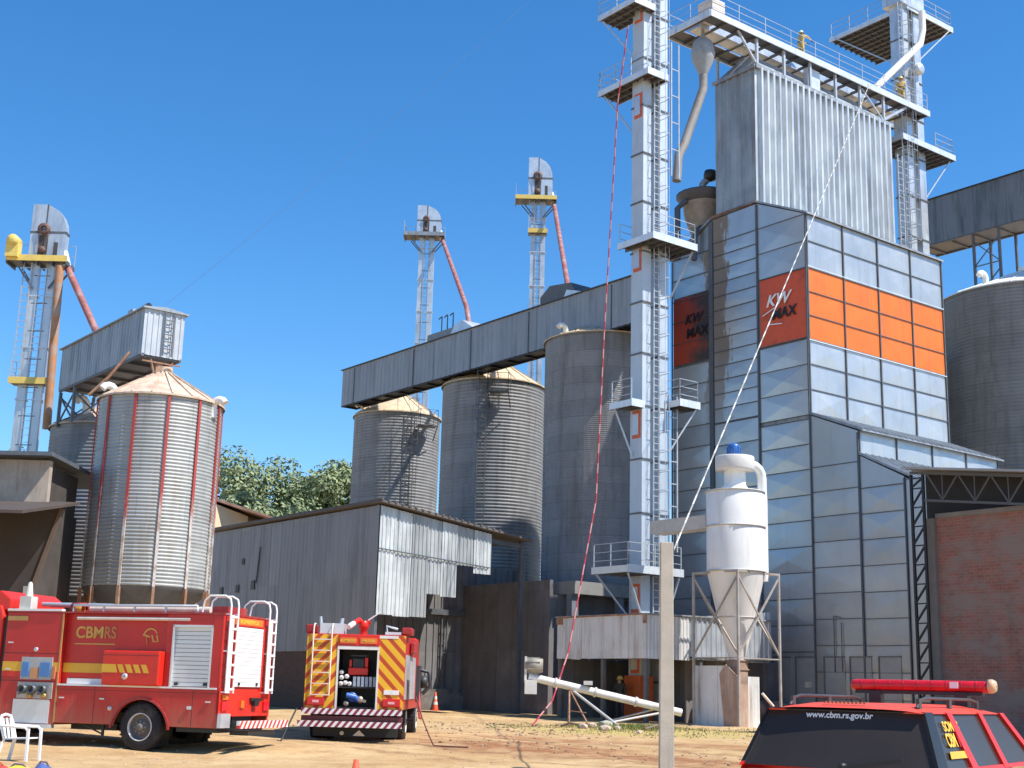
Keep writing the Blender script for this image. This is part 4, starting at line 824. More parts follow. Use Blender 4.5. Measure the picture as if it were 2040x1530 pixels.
for k in range(8): a = k * .785; q.beam((CX - .05 + .27 * math.cos(a), CY + .27 * math.sin(a), 11.38), (CX - .05 + .27 * math.cos(a), CY + .27 * math.sin(a), 11.72), .03)
q.build('motor', blue_p)
q = T.M(); pts = [(CX + .6, CY - .35, 11.05)] + [(CX + .66 + .5 * math.sin(t), CY - .42, 10.5 + .5 * math.cos(t)) for t in (.3, .7, 1.1, 1.5)] + [(CX + 1.17, CY - .42, 9.9), (CX + 1.22, CY - .40, 9.6), (CX + 1.22, CY - .40, 6.3)]
q.tube(pts, .19, 14); q.build('return_pipe', white_p)
q = T.M(); q.box(CX - .75, CX + .1, CY + .95, CY + 4.2, 8.4, 8.95); q.build('inlet_duct', S('grey white duct', (.50, .48, .45), .6, .1, .15))
fr = [(CX - 1.05, CY - 1.05), (CX + 1.35, CY - 1.05), (CX + 1.35, CY + 1.35), (CX - 1.05, CY + 1.35)]
q = T.M()
for i, (a, b) in enumerate(fr):
    q.beam((a, b, .3), (a, b, 6.6), .085); a2, b2 = fr[(i + 1) % 4]; q.beam((a, b, 6.55), (a2, b2, 6.55), .07); q.beam((a, b, 3.2), (a2, b2, 3.2), .045)
    q.beam((a, b, 6.4), (a2, b2, 3.3), .06); q.beam((a2, b2, 6.4), (a, b, 3.3), .06)
q.build('stand', S('weathered light steel', (.42, .39, .36), .65, .2, .2, 2, (.3, .2, .14), .4))
T = Thing('chute_enclosure', 'white and rusty sheet enclosure on the ground under the cyclone', 'enclosure', (39.5, 36.3, .57), frame='F')
q = T.M(); q.box(39.46, 39.5, 37.0, 38.65, .45, 2.9); q.box(40.0, 40.66, 36.26, 36.3, .45, 2.5); q.box(39.5, 39.56, 38.66, 38.72, .45, 3.0); q.build('white_sheet', sheet_white)
q = T.M(); q.prism([(39.44, 36.3, .45), (39.44, 37.0, .45), (39.44, 37.25, 2.6), (39.44, 36.9, 2.95), (39.44, 36.3, 2.5)], (.03, 0, 0)); q.box(39.5, 40.0, 36.25, 36.28, .45, 2.2); q.build('rusty_sheet', S('pinkish rusty sheet', (.40, .27, .20), .8, .05, .25, 2, (.55, .45, .38), .4, 1, 1))
q = T.M(); q.box(39.55, 41.5, 38.6, 38.64, .45, 2.6); q.box(40.64, 40.68, 36.35, 38.6, .45, 2.4); q.build('back_sheet', galv_old)

# ------------------------------------------------------------------ brick hall at the right
HA = 39.2; HB = 27.85
def hz(b): return 9.62 - (HB - b) * .135
T = Thing('brick_hall', 'dark red brick hall with black roof trusses at the right edge', 'hall', (HA, HB, g(46)), frame='F')
m, N, L, P = newmat('shaded hall brick'); v = obco(N); sp = N.new('ShaderNodeSeparateXYZ'); L.new(v, sp.inputs[0]); mp = N.new('ShaderNodeCombineXYZ')
L.new(math_(N, L, 'ADD', sp.outputs[0], sp.outputs[1]), mp.inputs[0]); L.new(sp.outputs[2], mp.inputs[1]); br = N.new('ShaderNodeTexBrick'); L.new(mp.outputs[0], br.inputs[0])
br.inputs['Scale'].default_value = 1.; br.inputs['Brick Width'].default_value = .26; br.inputs['Row Height'].default_value = .11; br.inputs['Mortar Size'].default_value = .010
setc(br.inputs['Color1'], (.34, .12, .085)); setc(br.inputs['Color2'], (.25, .095, .07)); setc(br.inputs['Mortar'], (.26, .19, .16))
nz = noise(N, L, mapping(N, L, v, (1, 1, 2.2)), .5, 8, .72); n2 = noise(N, L, mapping(N, L, v, (1, 1, .25)), 1.1, 6, .7)
brc = mix(N, L, ramp(N, L, n2, .5, 0, .75, .6), br.outputs[0], (.09, .06, .052))
L.new(mix(N, L, ramp(N, L, nz, .44, 0, .6, .85), brc, (.23, .185, .165)), P.inputs['Base Color']); P.inputs['Roughness'].default_value = .92
bump(N, L, P, br.outputs['Fac'], -.5, .02)
q = T.M(); q.box(HA + .45, HA + .65, 12, 27.2, .3, 7.9); q.box(HA + .66, 52, 27.0, 27.2, .3, 7.9); q.build('brick_wall', m)
q = T.M(); q.box(HA + .3, HA + .7, 27.2, 27.55, .3, 7.9); q.box(HA + .4, HA + .66, 12, 27.2, 7.9, 8.06); q.build('concrete_frame', S('dull concrete frame', (.20, .18, .165), .9, 0, .2, 1.5))
q = T.M(); q.prism([(HA - .35, HB + .1, hz(HB + .1)), (HA - .35, 12, hz(12)), (HA - .35, 12, hz(12) + .08), (HA - .35, HB + .1, hz(HB + .1) + .08)], (14, 0, 0)); q.build('roof', S('grey roof sheet', (.34, .34, .34), .55, .3))
q = T.M(); q.box(51.8, 52, 12, 27, .3, 9); q.box(HA + .8, 51.8, 11.9, 12, .3, 7); q.box(HA + 2.2, HA + 2.3, 12, 26.9, 7.6, 9.35 - 1.2); q.build('inner_wall', dark_in); q = T.M(); q.prism([(HA + .8, 27.8, 7.7), (HA + .8, 12, 7.7), (HA + .8, 12, hz(12) - .06), (HA + .8, 27.8, hz(27.8) - .06)], (.05, 0, 0)); q.build('shade_backing', S('black shade backing', (.03, .03, .032), .85, 0, .3))  # black sheet added behind the truss, standing in for the unlit interior
q = T.M(); a = HA
def ch(b): return hz(b) - .1
q.beam((a, HB, ch(HB)), (a, 14, ch(14)), .09); q.beam((a, 27.3, ch(27.3) - .95), (a, 14, ch(14) - .85), .08); b = 27.2; k = 0
while b > 15:
    q.beam((a, b, ch(b)), (a, b - .62, ch(b - .62) - .9), .05); q.beam((a, b - .62, ch(b - .62) - .9), (a, b - 1.24, ch(b - 1.24)), .05); q.beam((a, b - .62, ch(b - .62)), (a, b - .62, ch(b - .62) - .9), .035); b -= 1.24
q.build('truss', S('dull grey truss steel', (.10, .10, .105), .6, .2))
q = T.M(); z = .4
for b in (HB - .02, HB - .5): q.beam((a, b, .3), (a, b, 9.45 if b > 27.6 else 9.4), .085)
s = 1
while z < 9.2:
    zz = min(z + .62, 9.3); q.beam((a, HB - .02, z if s > 0 else zz), (a, HB - .5, zz if s > 0 else z), .06); q.beam((a, HB - .02, zz), (a, HB - .5, zz), .045); z += .66
q.build('lattice_column', black_steel)

# ------------------------------------------------------------------ wheels
def wheel(T, x, y, r, w, side, parent=None, rim_c=None, dual=False):
    """side = +1 outer face towards +y"""
    q = T.M(); o = y - side * w / 2
    q.lathe((x, o, r), [(r * .56, -w / 2), (r * .62, -w / 2 - .01), (r * .93, -w / 2), (r, -w / 2 + .05), (r, w / 2 - .05), (r * .93, w / 2), (r * .62, w / 2 + .01), (r * .56, w / 2)], 40, 'y')
    for k in range(36):
        a = k * math.pi / 18; c, s_ = math.cos(a), math.sin(a); q.beam((x + c * (r + .004), o - w * .42, r + s_ * (r + .004)), (x + c * (r + .004), o + w * .42, r + s_ * (r + .004)), .03, .02, up=(c, 0, s_))
    t = q.build('tyre', tyre_m)
    q = T.M(); e = y + side * .002
    pf = [(r * .57, 0), (r * .55, -.02), (r * .50, -.12), (r * .32, -.10), (r * .28, -.04), (r * .17, -.02), (r * .15, .03), (.01, .035)]
    q.lathe((x, e, r), [(a, b * side) for a, b in pf], 36, 'y'); q.build('rim', rim_c or S('dusty rim paint', (.16, .14, .125), .6, .1, .2, 5))
    q = T.M(); q.lathe((x, e, r), [(r * .575, -.03 * side), (r * .585, .012 * side), (r * .545, .014 * side), (r * .535, -.06 * side)], 36, 'y'); q.build('rim_ring', S('worn white rim edge', (.62, .60, .57), .5))
    q = T.M()
    for k in range(8): a = k * math.pi / 4; q.lathe((x + r * .24 * math.cos(a), e - .03 * side, r + r * .24 * math.sin(a)), [(.022, 0), (.022, .03 * side), (.005, .035 * side)], 6, 'y')
    q.build('wheel_nut', S('wheel nut steel', (.3, .28, .26), .5, .5))
    if dual:
        q = T.M(); q.lathe((x, o - side * (w + .05), r), [(r * .56, -w / 2), (r * .93, -w / 2), (r, -w / 2 + .05), (r, w / 2 - .05), (r * .93, w / 2), (r * .56, w / 2)], 32, 'y'); q.build('inner_tyre', tyre_m)
def zebra(name, c1, c2, ax, sl, period, frac=.5):
    m, N, L, P = newmat(name); v = obco(N); sp = N.new('ShaderNodeSeparateXYZ'); L.new(v, sp.inputs[0])
    t = math_(N, L, 'ADD', math_(N, L, 'MULTIPLY', sp.outputs[ax], 1 / period), math_(N, L, 'MULTIPLY', sp.outputs[2], sl / period))
    f = math_(N, L, 'LESS_THAN', math_(N, L, 'FRACT', t), frac)
    L.new(mix(N, L, f, c1, c2), P.inputs['Base Color']); P.inputs['Roughness'].default_value = .4; return m

# ------------------------------------------------------------------ fire engine seen from its left side
ang = R(17); hd = Vector((-math.cos(ang), math.sin(ang), 0)); lf = Vector((-hd.y, hd.x, 0))
org = Vector((-7.861, 30.258, .2)) - lf * 1.2 + Vector((0, 0, 0)); org.z = gz(-7.9, 30.3) - .005
T = Thing('fire_engine', 'red fire engine turned side on, with yellow stripe and closed silver shutter', 'fire engine', tuple(org), rot=math.atan2(hd.y, hd.x), group='fire engines in the yard')
Y0 = 1.2
q = T.M()                                              # body shell: side skin with a wheel arch and recessed tank side
AX = .15; ar = .70
arch = [(AX + ar * math.cos(t), .42 + ar * math.sin(t) * .98) for t in [R(d_) for d_ in range(8, 173, 12)]]
skirt = [(-1.75, .55), (AX - ar - .02, .55)] + [(x, z) for x, z in arch[::-1]] + [(AX + ar + .02, .55), (2.35, .55), (2.35, 1.36), (-1.75, 1.36)]
for sgn in (1, -1):
    q.prism([(x, sgn * (Y0 - .06), z) for x, z in skirt], (0, sgn * .06, 0))
q.box(2.36, 3.86, -Y0, Y0, .5, 2.98)                    # pump compartment
q.box(-1.72, 2.36, -Y0 + .16, Y0 - .16, 1.1, 2.98)      # tank
q.box(-1.75, -1.69, -Y0, Y0, .8, 2.98)                  # rear wall
q.box(-1.69, -1.5, Y0 - .17, Y0, 1.4, 2.98); q.box(-1.69, -1.5, -Y0, -Y0 + .17, 1.4, 2.98); q.box(-.5, -.34, Y0 - .17, Y0 - .01, 1.4, 2.98)
q.box(-1.5, -.5, Y0 - .17, Y0 - .01, 2.72, 2.98)
q.build('body', fire_red, bevel=.012)
q = T.M(); q.box(-1.76, 3.88, -Y0 - .01, Y0 + .01, 2.98, 3.02); q.build('roof', dull_red)
each(T, 'side_step', white_p, ((-1.68, 2.34, Y0 - .22, Y0 + .02, 1.365, 1.405), (-1.68, 2.34, -Y0 - .02, -Y0 + .22, 1.365, 1.405)))
q = T.M(); q.box(1.3, 2.2, Y0 - .158, Y0 - .13, 1.41, 1.53); q.build('step_guard', white_p)
q = T.M()
for k in range(14): q.box(-1.47, -.53, Y0 - .1, Y0 - .07, 1.42 + k * .092, 1.42 + k * .092 + .086)
sh = q.build('shutter', alu, bevel=.006)
q = T.M(); q.box(-1.5, -1.46, Y0 - .11, Y0 + .012, 1.4, 2.74); q.box(-.54, -.5, Y0 - .11, Y0 + .012, 1.4, 2.74); q.box(-1.5, -.5, Y0 - .11, Y0 + .012, 2.7, 2.75); q.build('shutter_frame', alu, parent=sh)
q = T.M(); q.box(-1.4, -1.32, Y0 - .065, Y0 - .03, 1.44, 1.5); q.box(-.68, -.6, Y0 - .065, Y0 - .03, 1.44, 1.5); q.build('latch', black_p, parent=sh)
q = T.M(); q.box(-.33, 1.1, Y0 - .15, Y0 + .2, 1.41, 2.16); bx = q.build('locker', fire_red_b, bevel=.03)
q = T.M(); q.lathe((.5, Y0 + .2, 1.6), [(.07, 0), (.07, .02), (.02, .025)], 16, 'y'); q.build('lock', alu, parent=bx)
q = T.M()
for k in range(4): x = .72 - k * .2; q.prism([(x, Y0 + .203, 1.86), (x - .13, Y0 + .203, 1.86), (x - .22, Y0 + .203, 1.68), (x - .09, Y0 + .203, 1.68)], (0, .004, 0))
q.prism([(1.1, Y0 + .203, 1.86), (.76, Y0 + .203, 1.86), (.7, Y0 + .203, 1.68), (1.1, Y0 + .203, 1.68)], (0, .004, 0)); q.build('slanted_stripes', stripe_y, parent=bx)
q = T.M(); q.box(1.1, 2.35, Y0 - .155, Y0 - .149, 1.66, 1.87); q.box(2.37, 3.86, Y0 + .004, Y0 + .009, 1.66, 1.87); q.build('yellow_stripe', stripe_y)
q = T.M(); q.box(1.1, 2.35, Y0 - .155, Y0 - .149, 1.54, 1.655); q.box(2.37, 3.86, Y0 + .004, Y0 + .009, 1.54, 1.655); q.build('red_stripe', fire_red_b)
text(T, 'CBM', 'lettering', gold_t, (2.1, Y0 - .152, 2.44), (-1, 0, 0), (0, 0, 1), .36, .006)
text(T, 'RS', 'lettering', S('dull red lettering', (.50, .20, .06), .5), (1.36, Y0 - .152, 2.44), (-1, 0, 0), (0, 0, 1), .36, .004, sx=.85)
q = T.M(); q.box(1.05, 2.1, Y0 - .155, Y0 - .15, 2.29, 2.315); q.build('lettering_line', gold_t)
q = T.M()                                              # helmet emblem
c = (.15, Y0 - .152, 2.5)
for k in range(9):
    t0, t1 = R(20 + k * 16), R(20 + (k + 1) * 16); q.beam((c[0] - .17 * math.cos(t0), c[1], c[2] + .16 * math.sin(t0)), (c[0] - .17 * math.cos(t1), c[1], c[2] + .16 * math.sin(t1)), .01, .035, up=(0, 0, 1))
q.beam((c[0] + .2, c[1], c[2] + .03), (c[0] + .02, c[1], c[2] - .02), .01, .04); q.beam((c[0] - .16, c[1], c[2] + .02), (c[0] - .2, c[1], c[2] - .13), .01, .04); q.beam((c[0] + .1, c[1], c[2] - .02), (c[0] + .06, c[1], c[2] - .2), .01, .04); q.beam((c[0] - .03, c[1], c[2] + .02), (c[0] - .08, c[1], c[2] - .12), .01, .04); q.beam((c[0] - .16, c[1], c[2] - .12), (c[0] - .05, c[1], c[2] - .12), .01, .03)
q.build('emblem', gold_t)
# pump panels
q = T.M(); q.box(2.52, 3.34, Y0 - .02, Y0 + .03, 1.48, 1.98); pa = q.build('pump_panel', S('blue grey panel', (.42, .43, .42), .5, .2, .15, 6))
each(T, 'blue_plate', S('blue plate', (.08, .22, .5), .4), ((2.56, 2.82, Y0 + .031, Y0 + .06, 1.54, 1.86), (3.12, 3.3, Y0 + .031, Y0 + .06, 1.54, 1.86)), 0, pa)
q = T.M(); q.box(2.86, 3.06, Y0 + .031, Y0 + .05, 1.5, 1.74); q.build('orange_plate', S('faded orange plate', (.6, .28, .12), .5), parent=pa)
q = T.M(); q.box(2.42, 2.5, Y0 + .002, Y0 + .05, 1.5, 1.78); q.build('side_lamp', S('orange brown box', (.5, .2, .1), .5), parent=pa)
q = T.M(); q.box(2.46, 3.38, Y0 - .02, Y0 + .03, 1.06, 1.42); pb = q.build('outlet_panel', S('dull steel panel', (.45, .44, .41), .5, .3, .2, 7))
q = T.M()
for x in (2.68, 2.95, 3.2): q.lathe((x, Y0 + .03, 1.26), [(.10, 0), (.10, .12), (.07, .12), (.06, .05), (.01, .05)], 16, 'y'); q.beam((x + .12, Y0 + .05, 1.15), (x - .02, Y0 + .17, 1.36), .03)
q.build('hose_outlet', S('dark outlet casting', (.10, .11, .12), .5, .4), parent=pb)
q = T.M()
for x in (2.62, 3.0): q.lathe((x, Y0 + .06, 1.12), [(.06, 0), (.06, .06), (.01, .06)], 12, 'y')
q.build('brass_cap', S('brass', (.5, .3, .1), .4, .6), parent=pb)
q = T.M(); q.box(2.5, 3.46, Y0 + .001, Y0 + .025, .52, 1.04); q.box(2.4, 3.5, Y0 - .1, Y0 + .14, .42, .5); q.build('tread_plate', alu)
q = T.M()
for x in (-1.12, 1.35): q.box(x, x + .012, Y0 + .0005, Y0 + .002, .57, 1.35)
q.box(2.4, 3.86, Y0 + .0005, Y0 + .002, 2.06, 2.072); q.box(2.4, 3.86, Y0 + .0005, Y0 + .002, 1.44, 1.45); q.box(-1.74, 2.3, Y0 + .0005, Y0 + .002, 1.28, 1.288); q.box(-.33, 1.1, Y0 + .2005, Y0 + .202, 2.06, 2.068); q.build('panel_gap', black_p)
q = T.M()
for x, z in ((-1.5, 1.1), (1.15, 1.1), (2.2, 1.1), (3.7, 1.7), (3.7, 2.3)): q.box(x - .06, x + .06, Y0 + .001, Y0 + .025, z - .015, z + .015)
q.build('door_handle', alu)
q = T.M(); q.box(2.34, 2.375, Y0 - .01, Y0 + .012, .55, 2.97); q.box(3.3, 3.84, Y0 + .002, Y0 + .02, 2.8, 2.9); q.build('door_seam', S('gold plate', (.45, .26, .08), .5))
q = T.M(); q.lathe((.93, Y0, .9), [(.05, 0), (.05, .03), (.01, .03)], 12, 'y'); q.box(-1.1, -1.0, Y0, Y0 + .03, .93, 1.0); q.lathe((3.0, Y0, 2.15), [(.05, 0), (.05, .03), (.01, .03)], 12, 'y'); q.build('filler_cap', alu)
q = T.M(); q.prism([(AX + (ar + .005) * math.cos(t) , Y0 - .01, .42 + (ar + .005) * .98 * math.sin(t)) for t in [R(d_) for d_ in range(5, 176, 10)]] + [(AX + (ar + .05) * math.cos(t), Y0 - .01, .42 + (ar + .05) * .98 * math.sin(t)) for t in [R(d_) for d_ in range(175, 4, -10)]], (0, .05, 0)); q.build('wheel_arch', dull_red)
q = T.M(); q.box(AX - .75, AX + .75, -Y0 + .1, Y0 - .4, .9, 1.1); q.box(-1.7, 5.8, -.45, .45, .55, .8); q.box(-1.7, -.7, -Y0 + .15, Y0 - .12, .45, .56); q.box(1.1, 2.3, -Y0 + .15, .6, .4, .55); q.build('chassis', black_p)
q = T.M(); q.box(1.15, 1.2, Y0 - .2, Y0 - .15, .3, .56); q.beam((1.2, Y0 - .17, .34), (1.75, Y0 - .17, .55), .03); q.build('mudguard_stay', black_p)
wheel(T, AX, Y0 - .02, .52, .27, 1, dual=True); wheel(T, AX, -Y0 + .02, .52, .27, -1, dual=True); wheel(T, 4.75, Y0 - .02, .52, .27, 1); wheel(T, 4.75, -Y0 + .02, .52, .27, -1)
# rear face
xr = -1.75
q = T.M()
for k in range(14): q.box(xr - .05, xr - .02, -.6, .72, 1.44 + k * .094, 1.44 + k * .094 + .088)
rs = q.build('rear_shutter', S('bright white shutter', (.80, .80, .80), .45, .1, .04), bevel=.006)
q = T.M(); q.box(xr - .07, xr - .05, .4, .48, 1.47, 1.53); q.box(xr - .07, xr - .05, -.45, -.37, 1.47, 1.53); q.build('latch', black_p, parent=rs)
q = T.M(); q.box(xr - .06, xr - .001, .72, .78, 1.42, 2.78); q.box(xr - .06, xr - .001, -.66, -.6, 1.42, 2.78); q.box(xr - .06, xr - .001, -.6, .72, 2.765, 2.79); q.build('shutter_frame', fire_red_b)
q = T.M(); q.box(xr - .03, xr - .001, -.6, .75, 2.80, 2.95); q.build('name_panel', amber_m)
text(T, 'BOMBEIROS', 'lettering', yellow_t, (xr - .032, .07, 2.835), (0, -1, 0), (0, 0, 1), .12, .003, 'CENTER', sx=1.4)
q = T.M(); q.box(xr - .012, xr - .001, -Y0, Y0, .8, 1.4); q.build('rear_panel', fire_red_b)
def hoop_ladder(yc):
    q = T.M(); w = .17
    for s_ in (-1, 1):
        y = yc + s_ * w; q.tube([(xr - .11, y, 1.3), (xr - .11, y, 3.2), (xr - .08, y, 3.33), (xr + .05, y, 3.4), (xr + .42, y, 3.4), (xr + .55, y, 3.3), (xr + .6, y, 3.04)], .024, 8)
    for k in range(7): z = 1.36 + k * .26; q.box(xr - .14, xr - .08, yc - w, yc + w, z, z + .05)
    for z in (1.32, 2.2, 3.0): q.beam((xr - .11, yc - w, z), (xr, yc - w, z), .03); q.beam((xr - .11, yc + w, z), (xr, yc + w, z), .03)
    q.build('ladder', white_p)
    q = T.M(); q.box(xr - .13, xr - .09, yc + .02, yc + .15, 1.3, 2.98); q.build('ladder_guard', white_p)
hoop_ladder(.96); hoop_ladder(-.92)
each(T, 'tail_light', tail_red, ((xr - .05, xr - .012, .85, 1.12, .92, 1.12), (xr - .05, xr - .012, -1.12, -.85, .92, 1.12)))
each(T, 'indicator', amber_m, ((xr - .05, xr - .012, .1, .25, .98, 1.14), (xr - .05, xr - .012, .85, 1.1, 1.16, 1.26)))
q = T.M(); q.box(xr - .06, xr - .012, -.7, -.2, 1.12, 1.2); q.box(xr - .1, xr - .012, -.5, -.3, 1.02, 1.14); q.build('tow_fitting', black_p)
q = T.M(); q.box(xr - .1, xr - .012, .8, Y0 + .02, .56, .86); q.build('rear_corner', alu)
q = T.M(); q.box(xr - .5, xr - .42, -Y0 - .05, Y0 - .1, .56, .72); q.build('bumper_bar', zebra('red white hatching', (.6, .04, .03), (.8, .78, .74), 1, .8, .2))
q = T.M()
for y in (-.8, .7): q.beam((xr, y, .62), (xr - .45, y, .62), .1)
q.box(xr - .45, xr, -.7, .6, .4, .5); q.build('bumper_arm', black_p)
# roof gear
q = T.M()
for y in (Y0 - .12, -Y0 + .12):
    q.tube([(-1.0, y, 3.02), (-1.0, y, 3.17), (2.2, y, 3.17), (2.2, y, 3.02)], .03, 8)
    for x in (-.2, .6, 1.4): q.beam((x, y, 3.0), (x, y, 3.17), .04)
q.build('roof_rail', rail_m)
q = T.M(); q.tube([(-.9, Y0 - .03, 2.87), (2.0, Y0 - .03, 2.87)], .04, 10); q.tube([(-1.2, Y0 - .35, 3.1), (1.9, Y0 - .35, 3.1)], .07, 12)
for x in (-.9, .3, 1.9): q.beam((x, Y0 - .03, 2.87), (x, Y0 - .2, 2.87), .03)
q.build('suction_hose', S('dirty cream hose', (.62, .55, .48), .7, 0, .15, 4))
q = T.M(); q.tube([(1.6, .4, 3.2), (3.5, .45, 3.22)], .05, 8); q.tube([(1.6, .1, 3.2), (3.5, .15, 3.22)], .05, 8)
for k in range(8): q.beam((1.7 + k * .25, .1, 3.2), (1.7 + k * .25, .43, 3.2), .03)
q.build('roof_ladder', rail_m)
q = T.M(); q.lathe((2.3, Y0 - .5, 3.12), [(.05, -.18), (.13, -.18), (.13, .18), (.05, .18)], 14, 'x'); q.box(-1.5, -1.1, -.3, .6, 3.02, 3.2); q.box(-.9, .3, -.8, .2, 3.02, 3.12); q.build('roof_locker', dull_red)
q = T.M(); q.lathe((2.15, Y0 - .3, 3.1), [(.09, -.09), (.12, 0), (.09, .09)], 12, 'x'); q.build('hose_coil', S('orange hose coil', (.65, .32, .06), .6))
q = T.M(); q.box(3.32, 3.62, Y0 - .3, Y0 - .05, 3.02, 3.36); q.lathe((3.47, Y0 - .17, 3.36), [(.09, 0), (.05, .3), (.02, .34)], 10); q.build('light_mast', S('pale grey mast', (.58, .56, .50), .6))
q = T.M(); q.box(2.4, 3.86, Y0 - .1, Y0 + .03, 3.02, 3.07); q.build('roof_edge', white_p)
# cab, mostly outside the picture
q = T.M()
q.prism([(4.0, -1.18, .75), (4.0, -1.18, 2.9), (4.1, -1.18, 3.15), (4.9, -1.18, 3.2), (5.6, -1.18, 2.6), (6.0, -1.18, 1.8), (6.15, -1.18, .75)], (0, 2.36, 0)); cb = q.build('cab', fire_red_b, bevel=.04)
q = T.M(); q.prism([(4.35, 1.181, 1.75), (4.35, 1.181, 2.65), (5.25, 1.181, 2.65), (5.75, 1.181, 1.75)], (0, .01, 0)); q.build('cab_window', glass_d, parent=cb)
q = T.M(); q.box(3.88, 3.98, -1.1, 1.12, .6, 2.9); q.build('cab_gap', black_p)
q = T.M(); q.prism([(3.9, -1.0, 3.02), (3.9, -1.0, 3.3), (4.2, -1.0, 3.5), (5.2, -1.0, 3.22)], (0, 2.1, 0)); q.build('wind_deflector', fire_red_b, bevel=.03)

# ------------------------------------------------------------------ fire engine seen from the rear
zT = gz(-3.7, 34.4) + .0
T = Thing('fire_engine', 'fire engine with yellow and red chevron rear and open rear locker', 'fire engine', (-3.72, 34.0, zT), rot=R(90), group='fire engines in the yard')
HW = 1.235
chev_l = zebra('chevron film left', (.80, .44, .02), (.50, .06, .012), 1, .95, .33, .42)
chev_r = zebra('chevron film right', (.80, .44, .02), (.50, .06, .012), 1, -.95, .33, .42)
q = T.M(); q.box(.02, 5.2, HW - .12, HW, .8, 2.62); q.box(.02, 5.2, -HW, -HW + .12, .8, 2.62); q.box(.02, 5.2, -HW + .12, HW - .12, 2.5, 2.62); q.box(1.0, 5.2, -HW + .12, HW - .12, .8, 2.5); q.box(.02, 1.0, .46, HW - .12, .8, 2.5); q.box(.02, 1.0, -HW + .12, -.58, .8, 2.5); q.build('body', fire_red, bevel=.012)
q = T.M(); q.box(-.02, .015, .46, HW, .8, 2.6); q.build('chevron_panel', chev_l)
q = T.M(); q.box(-.02, .015, -HW, -.58, .8, 2.6); q.build('chevron_panel', chev_r)
q = T.M(); q.box(-.05, .018, -.58, .46, 2.33, 2.6); q.build('header', fire_red_b, bevel=.01)
each(T, 'name_panel', amber_m, ((-.065, -.051, .0, .40, 2.39, 2.53), (-.065, -.051, -.52, -.10, 2.39, 2.53)))
text(T, 'BOMBEIRO', 'lettering', yellow_t, (-.067, .2, 2.43), (0, -1, 0), (0, 0, 1), .085, .002, 'CENTER'); text(T, 'MILITAR', 'lettering', yellow_t, (-.067, -.31, 2.43), (0, -1, 0), (0, 0, 1), .085, .002, 'CENTER')
q = T.M(); q.box(-.04, .017, -.58, .46, 2.24, 2.325); q.box(-.035, .017, .42, .465, .8, 2.24); q.box(-.035, .017, -.585, -.54, .8, 2.24); q.box(-.03, -.021, -1.05, -.58, 2.53, 2.6); q.build('locker_frame', S('cream white frame', (.74, .71, .66), .45))
q = T.M(); q.box(.95, .99, -.57, .45, .8, 2.3); q.box(.05, .95, -.57, .45, .8, .84); q.box(.05, .95, -.575, -.56, .84, 2.3); q.box(.05, .95, .44, .455, .84, 2.3); q.box(.1, .95, -.56, .44, 1.3, 1.33); q.build('locker_lining', black_p)
q = T.M(); q.box(.2, .7, -.3, .2, 1.62, 1.80); q.box(.25, .65, -.29, -.2, 1.8, 2.06); q.box(.25, .65, .12, .19, 1.8, 2.0); q.build('pump_motor', fire_red_b, bevel=.02)
q = T.M(); q.box(.3, .6, -.18, .1, 1.8, 2.02); q.box(.2, .26, -.26, .14, 2.08, 2.11); q.build('engine_block', S('dark engine', (.05, .05, .055), .5, .4))
q = T.M()
for y, z in ((.36, 1.40), (.25, 1.42), (.35, 1.55), (.14, 1.40), (.22, 1.58), (.36, 1.68)): q.lathe((.12, y, z), [(.012, 0), (.055, .0), (.055, .3), (.01, .3)], 14, 'x')
q.build('nozzle', white_p)
q = T.M()
for k in range(6): q.box(.1, .4, -.52 + k * .1, -.45 + k * .1, 1.34, 1.58)
q.build('tool_case', S('blue grey cases', (.33, .39, .46), .5, .2, .35, 9))
q = T.M(); q.tube([(.1, .2, 1.12), (.12, -.02, 1.08), (.16, -.08, 1.0)], .075, 10); q.lathe((.14, .06, 1.08), [(.02, -.03), (.12, -.03), (.12, .12), (.02, .12)], 14, 'x'); q.build('blue_pump', S('bright blue casting', (.03, .12, .42), .4))
q = T.M(); q.lathe((.1, -.14, 1.02), [(.02, 0), (.08, .01), (.1, .1), (.02, .2)], 12, 'x'); q.lathe((.08, .2, .92), [(.012, 0), (.065, 0), (.065, .1), (.01, .1)], 14, 'x'); q.beam((.12, -.1, 1.02), (.08, -.3, .98), .06); q.build('brass_coupling', S('dull brass', (.45, .4, .3), .4, .5))
each(T, 'tail_light', tail_red, ((-.06, -.021, .72, 1.16, .86, 1.06), (-.06, -.021, -1.16, -.72, .86, 1.06)), .015)
each(T, 'lamp_reflector', S('pink white reflector', (.85, .45, .45), .2), ((-.066, -.0605, .86, 1.02, .93, .99), (-.066, -.0605, -1.02, -.86, .93, .99)))
q = T.M(); q.box(-.045, -.021, -1.12, -.74, 1.16, 1.27); q.build('number_plate', white_p)
q = T.M()
for y in (.62, 1.08): q.tube([(-.06, y, 1.1), (-.06, y, 2.72), (.05, y, 2.86), (.3, y, 2.86)], .018, 8)
for k in range(6): q.beam((-.06, .62, 1.12 + k * .27), (-.06, 1.08, 1.12 + k * .27), .03)
q.build('ladder', S('cream ladder paint', (.76, .66, .5), .5))
hatch2 = zebra('white purple hatching', (.22, .03, .06), (.74, .71, .70), 1, .8, .17)
q = T.M(); q.box(-.36, -.3, -HW, HW, .66, .8); q.build('step_edge', hatch2)
q = T.M(); q.box(-.3, .0, -HW, HW, .7, .76); q.box(-.3, 0, -HW, HW, .5, .62); q.build('rear_step', S('dark red step', (.16, .03, .03), .5))
q = T.M(); q.box(-.5, -.42, -HW - .02, HW + .06, .36, .5); q.build('bumper_bar', hatch2)
